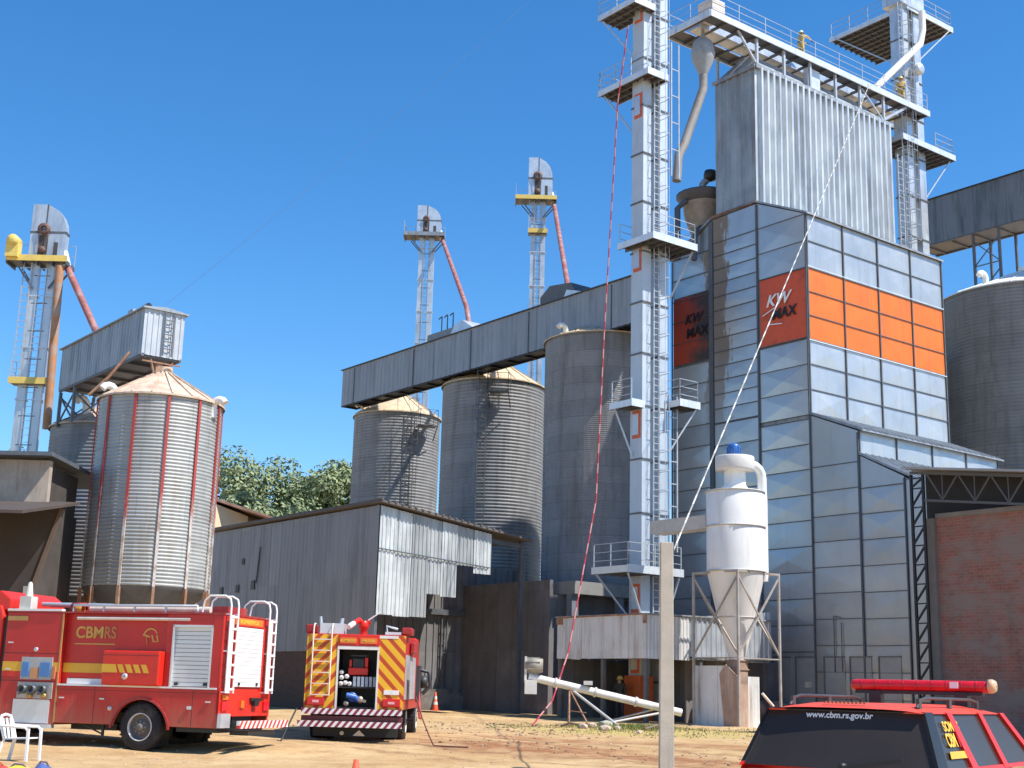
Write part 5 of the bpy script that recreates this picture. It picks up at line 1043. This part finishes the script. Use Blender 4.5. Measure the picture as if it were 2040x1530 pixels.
q = T.M(); q.box(-.42, .3, -.9, .9, .36, .5); q.box(.3, 5.4, -.45, .45, .45, .8); q.box(.2, .3, -1.1, 1.0, .12, .55); q.build('underrun', black_p)
q = T.M(); q.prism([(-.3, -.05, .16), (-.3, -.35, .16), (-.3, -.2, .3)], (.04, 0, 0)); q.lathe((-.3, .22, .22), [(.01, 0), (.05, 0), (.05, .05)], 10, 'x'); q.build('tow_hook', S('cream tow hook', (.6, .52, .4), .6))
for x in (1.5, 5.6):
    wheel(T, x, HW - .03, .48, .26, 1, dual=x < 3); wheel(T, x, -HW + .03, .48, .26, -1, dual=x < 3)
for k in range(3): each(T, 'side_shutter', alu, ((.2 + k * 1.25, 1.3 + k * 1.25, -HW - .02, -HW - .001, 1.05, 2.15), (.2 + k * 1.25, 1.3 + k * 1.25, HW + .001, HW + .02, 1.05, 2.15)))
each(T, 'roof_case', dull_red, ((.1, .9, -HW - .14, -HW + .12, 2.64, 2.82), (1.4, 2.6, -HW - .14, -HW - .02, 2.2, 2.5), (.3, .9, HW - .15, HW + .1, 2.63, 2.85)), .03)
each(T, 'roof_box', S('silver roof box', (.68, .69, .70), .4, .4), ((.1, .7, .35, .95, 2.62, 2.88), (.1, .5, -1.1, -.7, 2.63, 2.7))) 
q = T.M(); q.tube([(.3, .95, 2.8), (.3, .98, 3.05)], .04, 8); q.tube([(.3, .45, 2.8), (.3, .42, 3.02)], .05, 8); q.tube([(.2, -.75, 2.62), (.2, -.72, 2.85), (.25, -1.0, 2.78)], .03, 8); q.build('roof_fitting', rail_m)
q = T.M(); q.lathe((.6, -.1, 2.62), [(.1, 0), (.08, .15), (.13, .18), (.13, .3), (.09, .36)], 14); q.tube([(.6, -.08, 2.88), (.5, .02, 3.0), (.3, .14, 2.9)], .075, 12, r2=.06); q.tube([(.6, -.12, 2.9), (.6, -.26, 2.96)], .06, 8); mo = q.build('water_cannon', fire_red_b)
q = T.M(); q.tube([(.32, .13, 2.9), (.15, .24, 2.8)], .07, 12); q.beam((.6, -.2, 3.0), (.6, -.52, 3.22), .03); q.build('nozzle', white_p, parent=mo)
q = T.M(); q.prism([(5.3, -1.15, .7), (5.3, -1.15, 2.75), (6.4, -1.15, 2.75), (7.0, -1.15, 1.7), (7.1, -1.15, .7)], (0, 2.3, 0)); q.build('cab', fire_red_b, bevel=.04)
q = T.M(); q.box(.6, 1.6, -HW - .34, -HW - .25, 1.0, 1.9); q.tube([(1.0, -HW - .3, 1.8), (1.0, -HW - .55, 1.75), (1.0, -HW - .6, 1.4), (1.0, -HW - .4, 1.2)], .05, 8); q.lathe((1.4, -HW - .4, 1.5), [(.05, -.1), (.16, -.1), (.16, .1), (.05, .1)], 12, 'y'); q.build('pump_outlet', S('dark side fittings', (.06, .055, .06), .5, .3))
q = T.M(); q.tube([(.9, -HW - .3, 1.3), (.7, -HW - .35, 1.0), (.5, -HW - .4, .6)], .04, 8); q.build('red_lead', hose_red)

# ------------------------------------------------------------------ SUV in the foreground
hd = R(90 - 34)
T = Thing('rescue_car', 'red rescue car with dark rear window and long red roof light bar in the foreground', 'car', (2.75, 11.4, .0), rot=hd)
HWB = .86
def sect(z):   # half width and rear x by height
    zs = ((.35, .80, .10), (.6, .86, .0), (1.0, .86, .0), (1.12, .85, .02), (1.57, .665, .27), (1.63, .60, .36))
    for (z0, w0, x0), (z1, w1, x1) in zip(zs, zs[1:]):
        if z <= z1: t = (z - z0) / (z1 - z0); return w0 + (w1 - w0) * t, x0 + (x1 - x0) * t
    return zs[-1][1:]
def front(z): return 4.55 if z < .6 else (4.55 - (z - .6) * .4 if z < 1.0 else (4.39 if z < 1.001 else None))
q = T.M()                                               # lower body
st = [(0.12, .82), (0, .86), (.9, .87), (2.2, .87), (3.4, .86), (4.2, .8), (4.5, .66)]
rings = []
for x, w in st:
    top = 1.145 if x < 3.3 else 1.04 - (x - 3.4) * .06; rings.append([(x, -w * .93, .32), (x, -w, .5), (x, -w, .85), (x, -w * .985, top), (x, w * .985, top), (x, w, .85), (x, w, .5), (x, w * .93, .32)])
vs = [p for r_ in rings for p in r_]; fs = []
for i in range(len(rings) - 1):
    for k in range(8): fs.append((i * 8 + k, i * 8 + (k + 1) % 8, (i + 1) * 8 + (k + 1) % 8, (i + 1) * 8 + k))
fs += [tuple(range(8)), tuple(range(len(vs) - 8, len(vs)))]
q.add(vs, fs); q.build('body', fire_red_b, bevel=.03)
# glasshouse core (dark) with red pillars, roof crowned
GX = [(1.145, .02, 3.45, .845), (1.62, .25, 2.75, .675)]
q = T.M(); z0, xa, xb, w0 = GX[0]; z1, xc, xd_, w1 = GX[1]
q.add([(xa + .02, -w0 + .012, z0), (xb - .02, -w0 + .012, z0), (xb - .02, w0 - .012, z0), (xa + .02, w0 - .012, z0), (xc + .02, -w1 + .012, z1), (xd_ - .02, -w1 + .012, z1), (xd_ - .02, w1 - .012, z1), (xc + .02, w1 - .012, z1)], [(0, 3, 2, 1), (4, 5, 6, 7), (0, 1, 5, 4), (1, 2, 6, 5), (2, 3, 7, 6), (3, 0, 4, 7)]); q.build('side_window', glass_d)
q = T.M()                                               # rear window, slightly bowed
vs = []; nx = 10
for j in range(5):
    t = j / 4; w = (w0 + (w1 - w0) * t) * .985; xx = xa + (xc - xa) * t; z = z0 + (z1 - z0) * t
    for i in range(nx + 1): s_ = -1 + 2 * i / nx; vs.append((xx - .03 + .06 * s_ * s_, w * s_, z))
q.add(vs, [(j * (nx + 1) + i, j * (nx + 1) + i + 1, (j + 1) * (nx + 1) + i + 1, (j + 1) * (nx + 1) + i) for j in range(4) for i in range(nx)], True); q.build('rear_window', glass_d)
def side_pt(x, t, sgn, off=.006): return (x, sgn * (w0 + (w1 - w0) * t + off), z0 + (z1 - z0) * t)
q = T.M()
for sg in (-1, 1):
    for (a0, a1, c0, c1) in ((1.02, 1.2, .86, 1.0), (2.05, 2.2, 1.86, 1.98), (3.3, 3.46, 2.62, 2.76)):
        q = T.M(); q.prism([side_pt(a0, 0, sg, -.02), side_pt(a1, 0, sg, -.02), side_pt(c1, 1, sg, -.02), side_pt(c0, 1, sg, -.02)], (0, sg * .035, 0)); q.build('pillar', fire_red_b)
    q = T.M(); q.prism([side_pt(.0, -.02, sg, -.02), side_pt(3.5, -.02, sg, -.02), side_pt(3.44, .05, sg, -.02), side_pt(.03, .05, sg, -.02)], (0, sg * .03, 0)); q.build('window_sill', fire_red_b)
bgl = S('black gloss pillar', (.02, .018, .018), .3, 0, .1); bgl.node_tree.nodes['Principled BSDF'].inputs['Specular IOR Level'].default_value = .2
for sg in (-1, 1): q = T.M(); q.prism([side_pt(.035, .05, sg, -.015), side_pt(.30, .05, sg, -.015), side_pt(.46, 1, sg, -.015), side_pt(.25, 1, sg, -.015)], (0, sg * .028, 0)); q.build('rear_pillar', bgl)
q = T.M(); vs = []; nx, ny = 10, 12                     # roof
for j in range(ny + 1):
    x = .2 + 2.62 * j / ny; e = min(1, j / 1.5, (ny - j) / 2.0)
    for i in range(nx + 1):
        s_ = -1 + 2 * i / nx; vs.append((x - (.04 * (1 - s_ * s_) if j < 2 else 0), s_ * (w1 + .015), 1.61 + (.05 + .025 * e) * (1 - s_ ** 4) * (.55 + .45 * e)))
q.add(vs, [(j * (nx + 1) + i, j * (nx + 1) + i + 1, (j + 1) * (nx + 1) + i + 1, (j + 1) * (nx + 1) + i) for j in range(ny) for i in range(nx)], True)
q.box(.24, 2.76, -w1 + .005, w1 - .005, 1.605, 1.617); q.build('roof', S('sun faded red roof', (.74, .07, .035), .45, 0, .08, 2))
q = T.M()
for k in range(11): q.box(.30, .34, .18 - k * .035, .195 - k * .035, 1.672, 1.688)
q.build('roof_lettering_bar', S('brown decal', (.35, .12, .05), .5))
rk = S('grey roof rail', (.075, .072, .072), .45, .3)
for sg in (-1, 1):
    q = T.M(); y = sg * .56; q.tube([(.45, y, 1.65), (.55, y, 1.715), (.7, y, 1.735), (2.1, y, 1.735), (2.3, y, 1.71), (2.4, y, 1.64)], .014, 8)
    for x in (.52, 1.4, 2.3): q.box(x - .035, x + .035, y - .014, y + .014, 1.63, 1.73)
    q.build('roof_rack', rk)
q = T.M(); q.lathe((2.35, 0, 1.855), [(.01, -.67), (.045, -.67), (.058, -.63), (.058, .63), (.045, .67), (.01, .67)], 20, 'y'); lb = q.build('light_bar', S('red light bar lens', (.55, .012, .02), .2, 0, .25, 6))
q = T.M()
for k in range(9): y = -.56 + k * .14; q.lathe((2.35, y, 1.855), [(.0592, -.008), (.0605, -.006), (.0605, .006), (.0592, .008)], 20, 'y')
q.build('lens_rib', S('dark red rib', (.40, .009, .016), .3), parent=lb)
q = T.M(); q.lathe((2.35, -.71, 1.865), [(.01, -.03), (.05, -.03), (.066, .0), (.066, .04), (.01, .04)], 20, 'y'); q.build('end_cap', S('pale orange cap', (.75, .48, .28), .3), parent=lb)
q = T.M(); q.box(2.285, 2.293, -.40, -.32, 1.84, 1.9); q.build('lamp_sticker', white_t, parent=lb)
q = T.M(); q.box(2.30, 2.40, -.62, .62, 1.775, 1.805)
for y in (-.42, .42): q.box(2.29, 2.41, y - .06, y + .06, 1.66, 1.8)
q.build('light_bar_foot', black_p, parent=lb)
rx = (xc - xa); rz = (z1 - z0); ydir = Vector((rx, 0, rz)).normalized()
text(T, 'www.cbm.rs.gov.br', 'lettering', white_t, (xa + rx * .86 - .036, .02, z0 + rz * .86), (0, -1, 0), ydir, .078, .002, 'CENTER', sx=.95)
t0 = .12; p0 = Vector(side_pt(.36, .0, -1, .02)); sd_ = Vector((0, w0 - w1, z1 - z0)).normalized()
q = T.M()
def sp_(x, t): return side_pt(x + .25 * t, t, -1, .007)
text(T, 'SOMOS', 'lettering', yellow_t, sp_(.45, .68), (1, 0, 0), sd_, .12, .002, sx=1.15); text(T, 'CBM', 'lettering', yellow_t, sp_(.47, .42), (1, 0, 0), sd_, .16, .002, sx=.85); text(T, 'RS', 'lettering', fire_red_b, sp_(.80, .42), (1, 0, 0), sd_, .16, .002, sx=.85)
q = T.M(); q.prism([sp_(.45, .22), sp_(.98, .22), sp_(.98, .34), sp_(.45, .34)], (0, -.003, 0)); q.build('yellow_sticker', stripe_y)
q = T.M(); q.beam((-.055, -.1, 1.16), (-.04, -.58, 1.24), .02, .03); q.lathe((-.02, -.08, 1.17), [(.01, -.05), (.03, -.04), (.03, .02)], 8, 'x'); q.build('rear_wiper', black_p)
q = T.M(); q.tube([(.3, w1 - .02, 1.63), (.22, w1 + .05, 1.74)], .012, 6); q.build('aerial', S('cream aerial foot', (.7, .6, .45), .5))
q = T.M(); N_ = 12; e0 = [(xa + (xc - xa) * t - .03 + .06 * s_ * s_ - .004, (w0 + (w1 - w0) * t) * .985 * s_, z0 + (z1 - z0) * t) for s_, t in [(-1 + 2 * i / N_, .985) for i in range(N_ + 1)]]; q.tube(e0, .011, 6)
for sg in (-1, 1): q.tube([(xa + (xc - xa) * t + .026, (w0 + (w1 - w0) * t) * .98 * sg, z0 + (z1 - z0) * t) for t in (.02, .5, .98)], .011, 6)
q.build('window_seal', black_p)
q = T.M(); q.box(xc - .03, xc - .0, -.13, .13, z1 - .045, z1 - .012); q.build('brake_light', tail_red)
q = T.M(); q.box(-.02, .0, -.84, .84, 1.07, 1.1); q.build('tailgate_seam', black_p)
each(T, 'tail_light', tail_red, ((-.03, .12, .66, .85, .75, 1.1), (-.03, .12, -.85, -.66, .75, 1.1)), .015)
q = T.M(); q.box(-.1, .1, -.84, .84, .4, .62); q.build('bumper', black_p, bevel=.03)
for x in (.85, 3.55):
    wheel(T, x, .86, .36, .24, 1, rim_c=alu); wheel(T, x, -.86, .36, .24, -1, rim_c=alu)

# ------------------------------------------------------------------ pole, ropes, auger
px_, py_ = 3.22, 27.0; z0 = gz(px_, py_)
T = Thing('utility_pole', 'short square concrete pole standing in front of the white box', 'pole', (px_, py_, z0), frame='W')
q = T.M(); q.add([(px_ - .145, py_ - .12, z0 - .4), (px_ + .145, py_ - .12, z0 - .4), (px_ + .145, py_ + .12, z0 - .4), (px_ - .145, py_ + .12, z0 - .4), (px_ - .125, py_ - .10, 4.72), (px_ + .125, py_ - .10, 4.72), (px_ + .125, py_ + .10, 4.72), (px_ - .125, py_ + .10, 4.72)], [(0, 3, 2, 1), (4, 5, 6, 7), (0, 1, 5, 4), (1, 2, 6, 5), (2, 3, 7, 6), (3, 0, 4, 7)])
q.build('shaft', S('weathered pale concrete', (.50, .44, .36), .9, 0, .14, 3, (.38, .35, .31), .4, 2, 1, .3, 40), bevel=.012)
q = T.M(); q.box(px_ + .115, px_ + .15, py_ - .06, py_ + .06, 4.5, 4.62); q.build('rope_clamp', galv_dark)
def rope_mat(name, c1, c2, period, axis=2):
    m, N, L, P = newmat(name); v = obco(N); sp = N.new('ShaderNodeSeparateXYZ'); L.new(v, sp.inputs[0])
    f = math_(N, L, 'LESS_THAN', math_(N, L, 'FRACT', math_(N, L, 'MULTIPLY', sp.outputs[axis], 1 / period)), .5); L.new(mix(N, L, f, c1, c2), P.inputs['Base Color']); P.inputs['Roughness'].default_value = .8; return m
def rope(name, label, cat, pts, r, m, sag=0, n=10):
    P_ = []
    for p, e in zip(pts, pts[1:]):
        p = Vector(p); e = Vector(e)
        for k in range(n): t = k / n; c = p.lerp(e, t); c.z -= sag * 4 * t * (1 - t); P_.append(c)
    P_.append(Vector(pts[-1])); q = MB(); q.tube(P_, r, 6); o = q.build(name, m, off=Vector()); tag(o, label, cat); return o
end = F2W(57.0, 42.1, 35.1)
rope('rescue_rope', 'white rope stretched from the concrete pole up to the high catwalk', 'rope', [(px_ + .14, py_, 4.56), end], .02, rope_mat('white flecked rope', (.62, .61, .58), (.34, .33, .31), .5), 0, 30)
rope('rescue_rope', 'red and white rope hanging down beside the tall front elevator to the ground', 'rope',
     [(5.05, 57.6, 32.6), (4.62, 58, 28.9), (4.28, 58, 21.5), (4.08, 57.6, 17.6), (3.66, 55.5, 9.6), (2.42, 51.6, 3.2), (1.75, 49.0, 1.4), (1.01, 46.6, gz(1, 46.6) + .05)], .032, rope_mat('red white rope', (.36, .03, .05), (.48, .20, .20), .9), 0, 8)
rope('overhead_cable', 'thin dark cable crossing the blue sky to the small left gallery', 'cable', [F2W(19.6, 47.5, 15.9), F2W(40.9, 43.2, 40.5)], .006, S('dark cable', (.10, .14, .22), .6), .35, 16)
rope('hose', 'red brown hose trailing from the right side of the chevron fire engine', 'hose', [(-2.15, 33.6, 1.5), (-1.95, 33.2, 1.0), (-1.75, 32.9, .6), (-1.62, 32.6, gz(-1.6, 32.6) + .03), (-.8, 32.7, gz(-.8, 32.7) + .03)], .018, S('brown red hose', (.12, .04, .03), .7))
rope('hose', 'black pole leaning at the left corner of the chevron fire engine', 'pole', [(-5.05, 33.5, 1.15), (-5.3, 33.0, gz(-5.3, 33) + .02)], .022, black_p)

T = Thing('grain_auger', 'white tube grain auger lying tilted on splayed legs in front of the white box', 'auger', (2.6, 47.5, gz(2.6, 47.5)), frame='W')
A = Vector((.85, 47.6, 2.22)); B = Vector((6.3, 48.4, 1.12)); d = (B - A).normalized()
q = T.M(); q.tube([A, B], .135, 16); q.build('tube', S('off white tube paint', (.74, .71, .67), .45, 0, .1, 2, (.52, .46, .4), .4))
q = T.M()
for t in (.95, 2.4, 3.9): q.tube([A + d * t, A + d * (t + .07)], .175, 16)
q.box(2.3 + .5, 2.3 + .8, 47.6, 47.95, 1.98, 2.12); q.build('flange', S('dull white flange', (.6, .57, .53), .5))
q = T.M(); q.box(A.x - .12, A.x + .3, 47.35, 47.85, 1.62, 2.1); q.box(A.x - .14, A.x - .06, 47.4, 47.8, 2.0, 2.9); q.build('discharge_head', S('cream head casing', (.66, .63, .58), .5))
q = T.M(); q.lathe((A.x + .2, 47.6, 2.6), [(.02, -.32), (.24, -.32), (.27, 0), (.24, .3), (.02, .3)], 14, 'x')
for k in range(7): a = k * .9; q.beam((A.x - .05, 47.6 + .27 * math.cos(a), 2.6 + .27 * math.sin(a)), (A.x + .4, 47.6 + .27 * math.cos(a), 2.6 + .27 * math.sin(a)), .03)
q.beam((A.x + .2, 47.6, 2.3), (A.x + .25, 47.6, 2.4), .2, .2); q.build('motor', S('dusty grey motor', (.34, .31, .26), .7, .2, .3, 6))
gg = gz(2.6, 46); p = A + d * 1.5
for e in ((2.25, 46.5), (2.95, 46.3), (2.3, 48.3)): T.M().tube([(p.x, p.y, p.z - .1), (e[0], e[1], gg - .05)], .03, 6).build('leg', rust)
T.M().beam((2.28, 46.9, 1.1), (2.85, 46.8, 1.05), .03).build('cross_bar', rust)
q = T.M()
q.tube([A + d * 1.6 + Vector((0, 0, -.12)), (3.95, 46.2, gz(3.9, 46.2))], .05, 8); q.tube([A + d * 5.0 + Vector((0, 0, -.12)), (3.4, 47.2, gz(3.4, 47.2) + .1)], .04, 8); q.tube([A + d * 4.6 + Vector((0, .1, -.12)), (3.2, 48.3, gz(3.2, 48.3) + .05)], .03, 8); q.build('brace', S('grey white brace', (.52, .50, .48), .55, .1, .15, 3))
for k, (x, y, x2, y2, l) in enumerate(((1.9, 45.2, 2.5, 45.0, 'broken branch lying left of the rubble heap'), (4.6, 44.6, 5.6, 45.8, 'longer dark branch lying in the grass by the pole'))):
    q = MB(); q.tube([(x, y, gz(x, y) + .05), ((x + x2) / 2, (y + y2) / 2 + .05, gz(x, y) + .16), (x2, y2, gz(x2, y2) + .1)], .05, 6, r2=.03); tag(q.build('branch', bark), l, 'branch')

# ------------------------------------------------------------------ cones, chair, heap of gear
cone_o = S('orange cone plastic', (.68, .10, .04), .5, 0, .08, 4)
def cone(label, x, y, h=.75):
    z = gz(x, y); T = Thing('traffic_cone', label, 'traffic cone', (x, y, z), frame='W', group='traffic cones')
    q = T.M(); q.box(x - .2, x + .2, y - .2, y + .2, z, z + .04); q.build('base', cone_o)
    q = T.M(); q.lathe((x, y, z), [(.15, .04), (.03, h), (.01, h)], 20); q.build('cone_body', cone_o)
    q = T.M(); q.lathe((x, y, z), [(.152 - .12 * .3, .04 + (h - .04) * .30), (.152 - .12 * .45, .04 + (h - .04) * .45)], 20); q.lathe((x, y, z), [(.152 - .12 * .6, .04 + (h - .04) * .60), (.152 - .12 * .76, .04 + (h - .04) * .76)], 20); q.build('reflective_band', white_p)
cone('small orange and white cone far off by the dark shed opening', -3.3, 66.5, .9)
cone('orange cone tip poking up at the bottom edge left of the pole', -1.78, 16.9, .78)
a = R(84); T = Thing('chair', 'white plastic garden chair in front of the side on fire engine', 'chair', (-8.95, 25.6, gz(-8.95, 25.6)), rot=a)
T.ob.scale = (.92, .92, .95)
q = T.M()                                               # local: x to the right, y back
pts = [(-.22, .2, .43), (-.25, .30, .85)]; q.prism([(-.25, -.26, .42), (.25, -.26, .42), (.23, .24, .40), (-.23, .24, .40)], (0, 0, .025)); q.build('seat', plastic_w)
q = T.M()
for x in (-.16, 0, .16): q.beam((x, .235, .42), (x * 1.05, .33, .80), .075, .02, up=(0, -1, 0))
q.tube([(-.25, .22, .42), (-.27, .32, .72), (-.2, .345, .84), (0, .36, .87), (.2, .345, .84), (.27, .32, .72), (.25, .22, .42)], .028, 8); q.build('backrest', plastic_w)
for s_ in (-1, 1): q = T.M(); q.tube([(s_ * .27, .3, .66), (s_ * .31, 0, .65), (s_ * .31, -.22, .64), (s_ * .29, -.28, .58)], .026, 8); q.build('armrest', plastic_w)
for x0, y0, x1, y1, z1 in ((-.24, -.24, -.29, -.29, .62), (.24, -.24, .29, -.29, .62), (-.23, .22, -.27, .31, .42), (.23, .22, .27, .31, .42)):
    q = T.M(); q.beam((x1 * 1.02, y1 * 1.05, .0), (x0 if z1 < .5 else x1, y0 if z1 < .5 else y1, z1), .055, .045); q.build('leg', plastic_w)
def blob(mb, x, y, z, rx, ry, rz, seed):
    rr = random.Random(seed); bm = bmesh.new(); bmesh.ops.create_icosphere(bm, subdivisions=3, radius=1); vs = []
    ph = [rr.random() * 6 for _ in range(6)]
    for v_ in bm.verts:
        c = v_.co; k = 1 + .10 * math.sin(3 * c.x + ph[0]) * math.sin(3.3 * c.y + ph[1]) + .06 * math.sin(7 * c.z + ph[2] + 4 * c.x) + .04 * math.sin(9 * c.y + ph[3])
        vs.append((x + c.x * rx * k, y + c.y * ry * k, max(z - rz * .55, z + c.z * rz * k)))
    mb.add(vs, [[v_.index for v_ in f.verts] for f in bm.faces], True); bm.free()
for i, (l, x, y, rx, ry, rz, m) in enumerate((
    ('purple bag at the bottom left corner under the chair', -8.35, 21.9, .13, .15, .24, S('purple cloth', (.16, .10, .30), .8, 0, .25, 9)),
    ('crumpled red coat lying at the bottom left corner', -7.95, 21.6, .38, .28, .17, S('red cloth', (.46, .05, .035), .8, 0, .3, 9)),
    ('folded yellow jacket lying at the bottom edge beside the red coat', -7.5, 21.5, .24, .22, .15, S('yellow cloth', (.75, .52, .05), .8, 0, .25, 9)),
    ('blue bag at the right end of the heap at the bottom left', -7.15, 21.6, .17, .18, .17, S('blue cloth', (.07, .11, .30), .8, 0, .25, 9)))):
    z = gz(x, y); T = Thing('gear_bag' if 'bag' in l else 'jacket', l, 'bag' if 'bag' in l else 'jacket', (x, y, z), frame='W', group='gear lying at the bottom left')
    q = T.M(); blob(q, x, y, z + rz * .55, rx, ry, rz, i); q.build('cloth', m)
    q = T.M(); q.tube([(x - rx * .6, y, z + rz * 1.2), (x - rx * .2, y - .03, z + rz * 1.75), (x + rx * .3, y, z + rz * 1.7), (x + rx * .6, y, z + rz * 1.2)], .016, 6); q.build('strap', S('strap webbing', (.5, .12, .06) if i == 1 else (.12, .11, .14), .8))

# ------------------------------------------------------------------ people
skin_m = S('skin', (.42, .24, .16), .6, 0, .05)
def person(label, loc, yaw, suit, helm, J, group=None):
    """J: joint table in local metres (x right, y forward, z up); one skinned surface, helmet and boots as children"""
    T = Thing('person', label, 'person', loc, rot=yaw, group=group)
    bones = [('pelvis', 'waist'), ('waist', 'chest'), ('chest', 'neck'), ('neck', 'chin'), ('chin', 'head')]
    for s_ in 'LR': bones += [('chest', 'sh' + s_), ('sh' + s_, 'el' + s_), ('el' + s_, 'wr' + s_), ('wr' + s_, 'hd' + s_), ('pelvis', 'hip' + s_), ('hip' + s_, 'kn' + s_), ('kn' + s_, 'an' + s_), ('an' + s_, 'toe' + s_)]
    rad = dict(pelvis=.16, waist=.155, chest=.17, neck=.065, chin=.085, head=.10, sh=.085, el=.06, wr=.048, hd=.04, hip=.115, kn=.082, an=.06, toe=.05)
    names = list(J); me = bpy.data.meshes.new('body'); me.from_pydata([J[n] for n in names], [(names.index(a), names.index(b)) for a, b in bones], [])
    ob = bpy.data.objects.new('body', me); COL.objects.link(ob); ob.parent = T.ob
    md = ob.modifiers.new('skin', 'SKIN'); md.use_smooth_shade = True
    if not me.skin_vertices: me.attributes.new  # layer is created by the modifier
    for i, n in enumerate(names):
        r_ = rad.get(n, rad.get(n[:-1], .08)); me.skin_vertices[0].data[i].radius = (r_, r_ * (.78 if n in ('chest', 'waist', 'pelvis') else 1))
    me.skin_vertices[0].data[0].use_root = True
    sb = ob.modifiers.new('smooth', 'SUBSURF'); sb.levels = 1; sb.render_levels = 1; me.materials.append(suit)
    h = Vector(J['head']); q = T.M(); q.lathe((h.x, h.y - .01, h.z - .02), [(.17, 0), (.155, .02), (.13, .03), (.128, .08), (.10, .14), (.05, .17), (.01, .175)], 20); q.build('helmet', helm)
    q = T.M(); q.lathe((h.x, h.y + .035, h.z - .09), [(.02, -.10), (.062, -.07), (.076, 0), (.07, .06)], 14); q.lathe((h.x, h.y + .115, h.z - .1), [(.015, -.02), (.012, .03), (.004, .04)], 8); q.build('face', skin_m)
    for s_ in 'LR':
        w = Vector(J['hd' + s_]); dd = (w - Vector(J['wr' + s_])).normalized(); q = T.M(); sd_ = dd.orthogonal().normalized()
        q.tube([w - dd * .03, w + dd * .05], .038, 8)
        for k in range(4): o = w + dd * .05 + sd_ * (k - 1.5) * .02; q.tube([o, o + dd * (.05 + .012 * (k in (1, 2))), o + dd * .08 + dd.cross(sd_) * .02], .0095, 6)
        q.tube([w + sd_ * .035, w + sd_ * .06 + dd * .04, w + sd_ * .055 + dd * .07], .011, 6); q.build('hand', S('dark glove', (.08, .07, .06), .8))
        t = Vector(J['toe' + s_]); an = Vector(J['an' + s_]); q = T.M(); q.tube([(an.x, an.y, an.z + .15), (an.x, an.y, an.z - .02)], .075, 10); q.tube([(an.x, an.y - .05, .05), (t.x, t.y + .05, .045)], .055, 10); q.build('boot', black_p)
    q = T.M(); w = Vector(J['waist']); q.lathe((w.x, w.y, w.z), [(.172, -.03), (.176, 0), (.172, .03)], 20); q.build('harness', S('dark harness', (.07, .06, .05), .7))
    return T
stand = dict(pelvis=(0, 0, .95), waist=(0, .01, 1.12), chest=(0, .02, 1.36), neck=(0, .03, 1.52), chin=(0, .04, 1.58), head=(0, .045, 1.67),
    shL=(-.2, .02, 1.43), elL=(-.26, .0, 1.16), wrL=(-.2, .16, .98), hdL=(-.17, .22, .95), shR=(.2, .02, 1.43), elR=(.27, .0, 1.15), wrR=(.25, .13, .95), hdR=(.24, .18, .9),
    hipL=(-.1, 0, .9), knL=(-.11, .04, .5), anL=(-.12, .0, .1), toeL=(-.13, .17, .05), hipR=(.1, 0, .9), knR=(.12, .05, .5), anR=(.13, .0, .1), toeR=(.14, .17, .05))
reach = dict(stand); reach.update(shR=(.2, .04, 1.44), elR=(.24, .30, 1.42), wrR=(.22, .52, 1.36), hdR=(.22, .60, 1.33), shL=(-.19, .04, 1.43), elL=(-.2, .26, 1.3), wrL=(-.1, .46, 1.25), hdL=(-.08, .54, 1.24))
ysuit = S('yellow fire suit', (.62, .42, .13), .8, 0, .2, 8, (.35, .25, .1), .3, 4); dsuit = S('dark fire suit', (.05, .045, .04), .85, 0, .3, 8)
ghelm = S('pale green helmet', (.55, .66, .50), .35); yhelm = S('yellow helmet', (.72, .52, .16), .35)
p = F2W(52.0, 42.75, 35.06)
person('person in yellow fire suit and pale helmet reaching forward on the high catwalk', tuple(p), R(-55), ysuit, ghelm, reach)
p = F2W(60.6, 42.6, 35.06)
person('person in yellow at the right end of the catwalk by the spout', tuple(p), R(160), ysuit, yhelm, stand)
p = F2W(40.0, 43.6, 0); p.z = gz(p.x, p.y)
person('person in dark clothes and yellow helmet in the shade under the white box', tuple(p), R(150), dsuit, yhelm, stand)
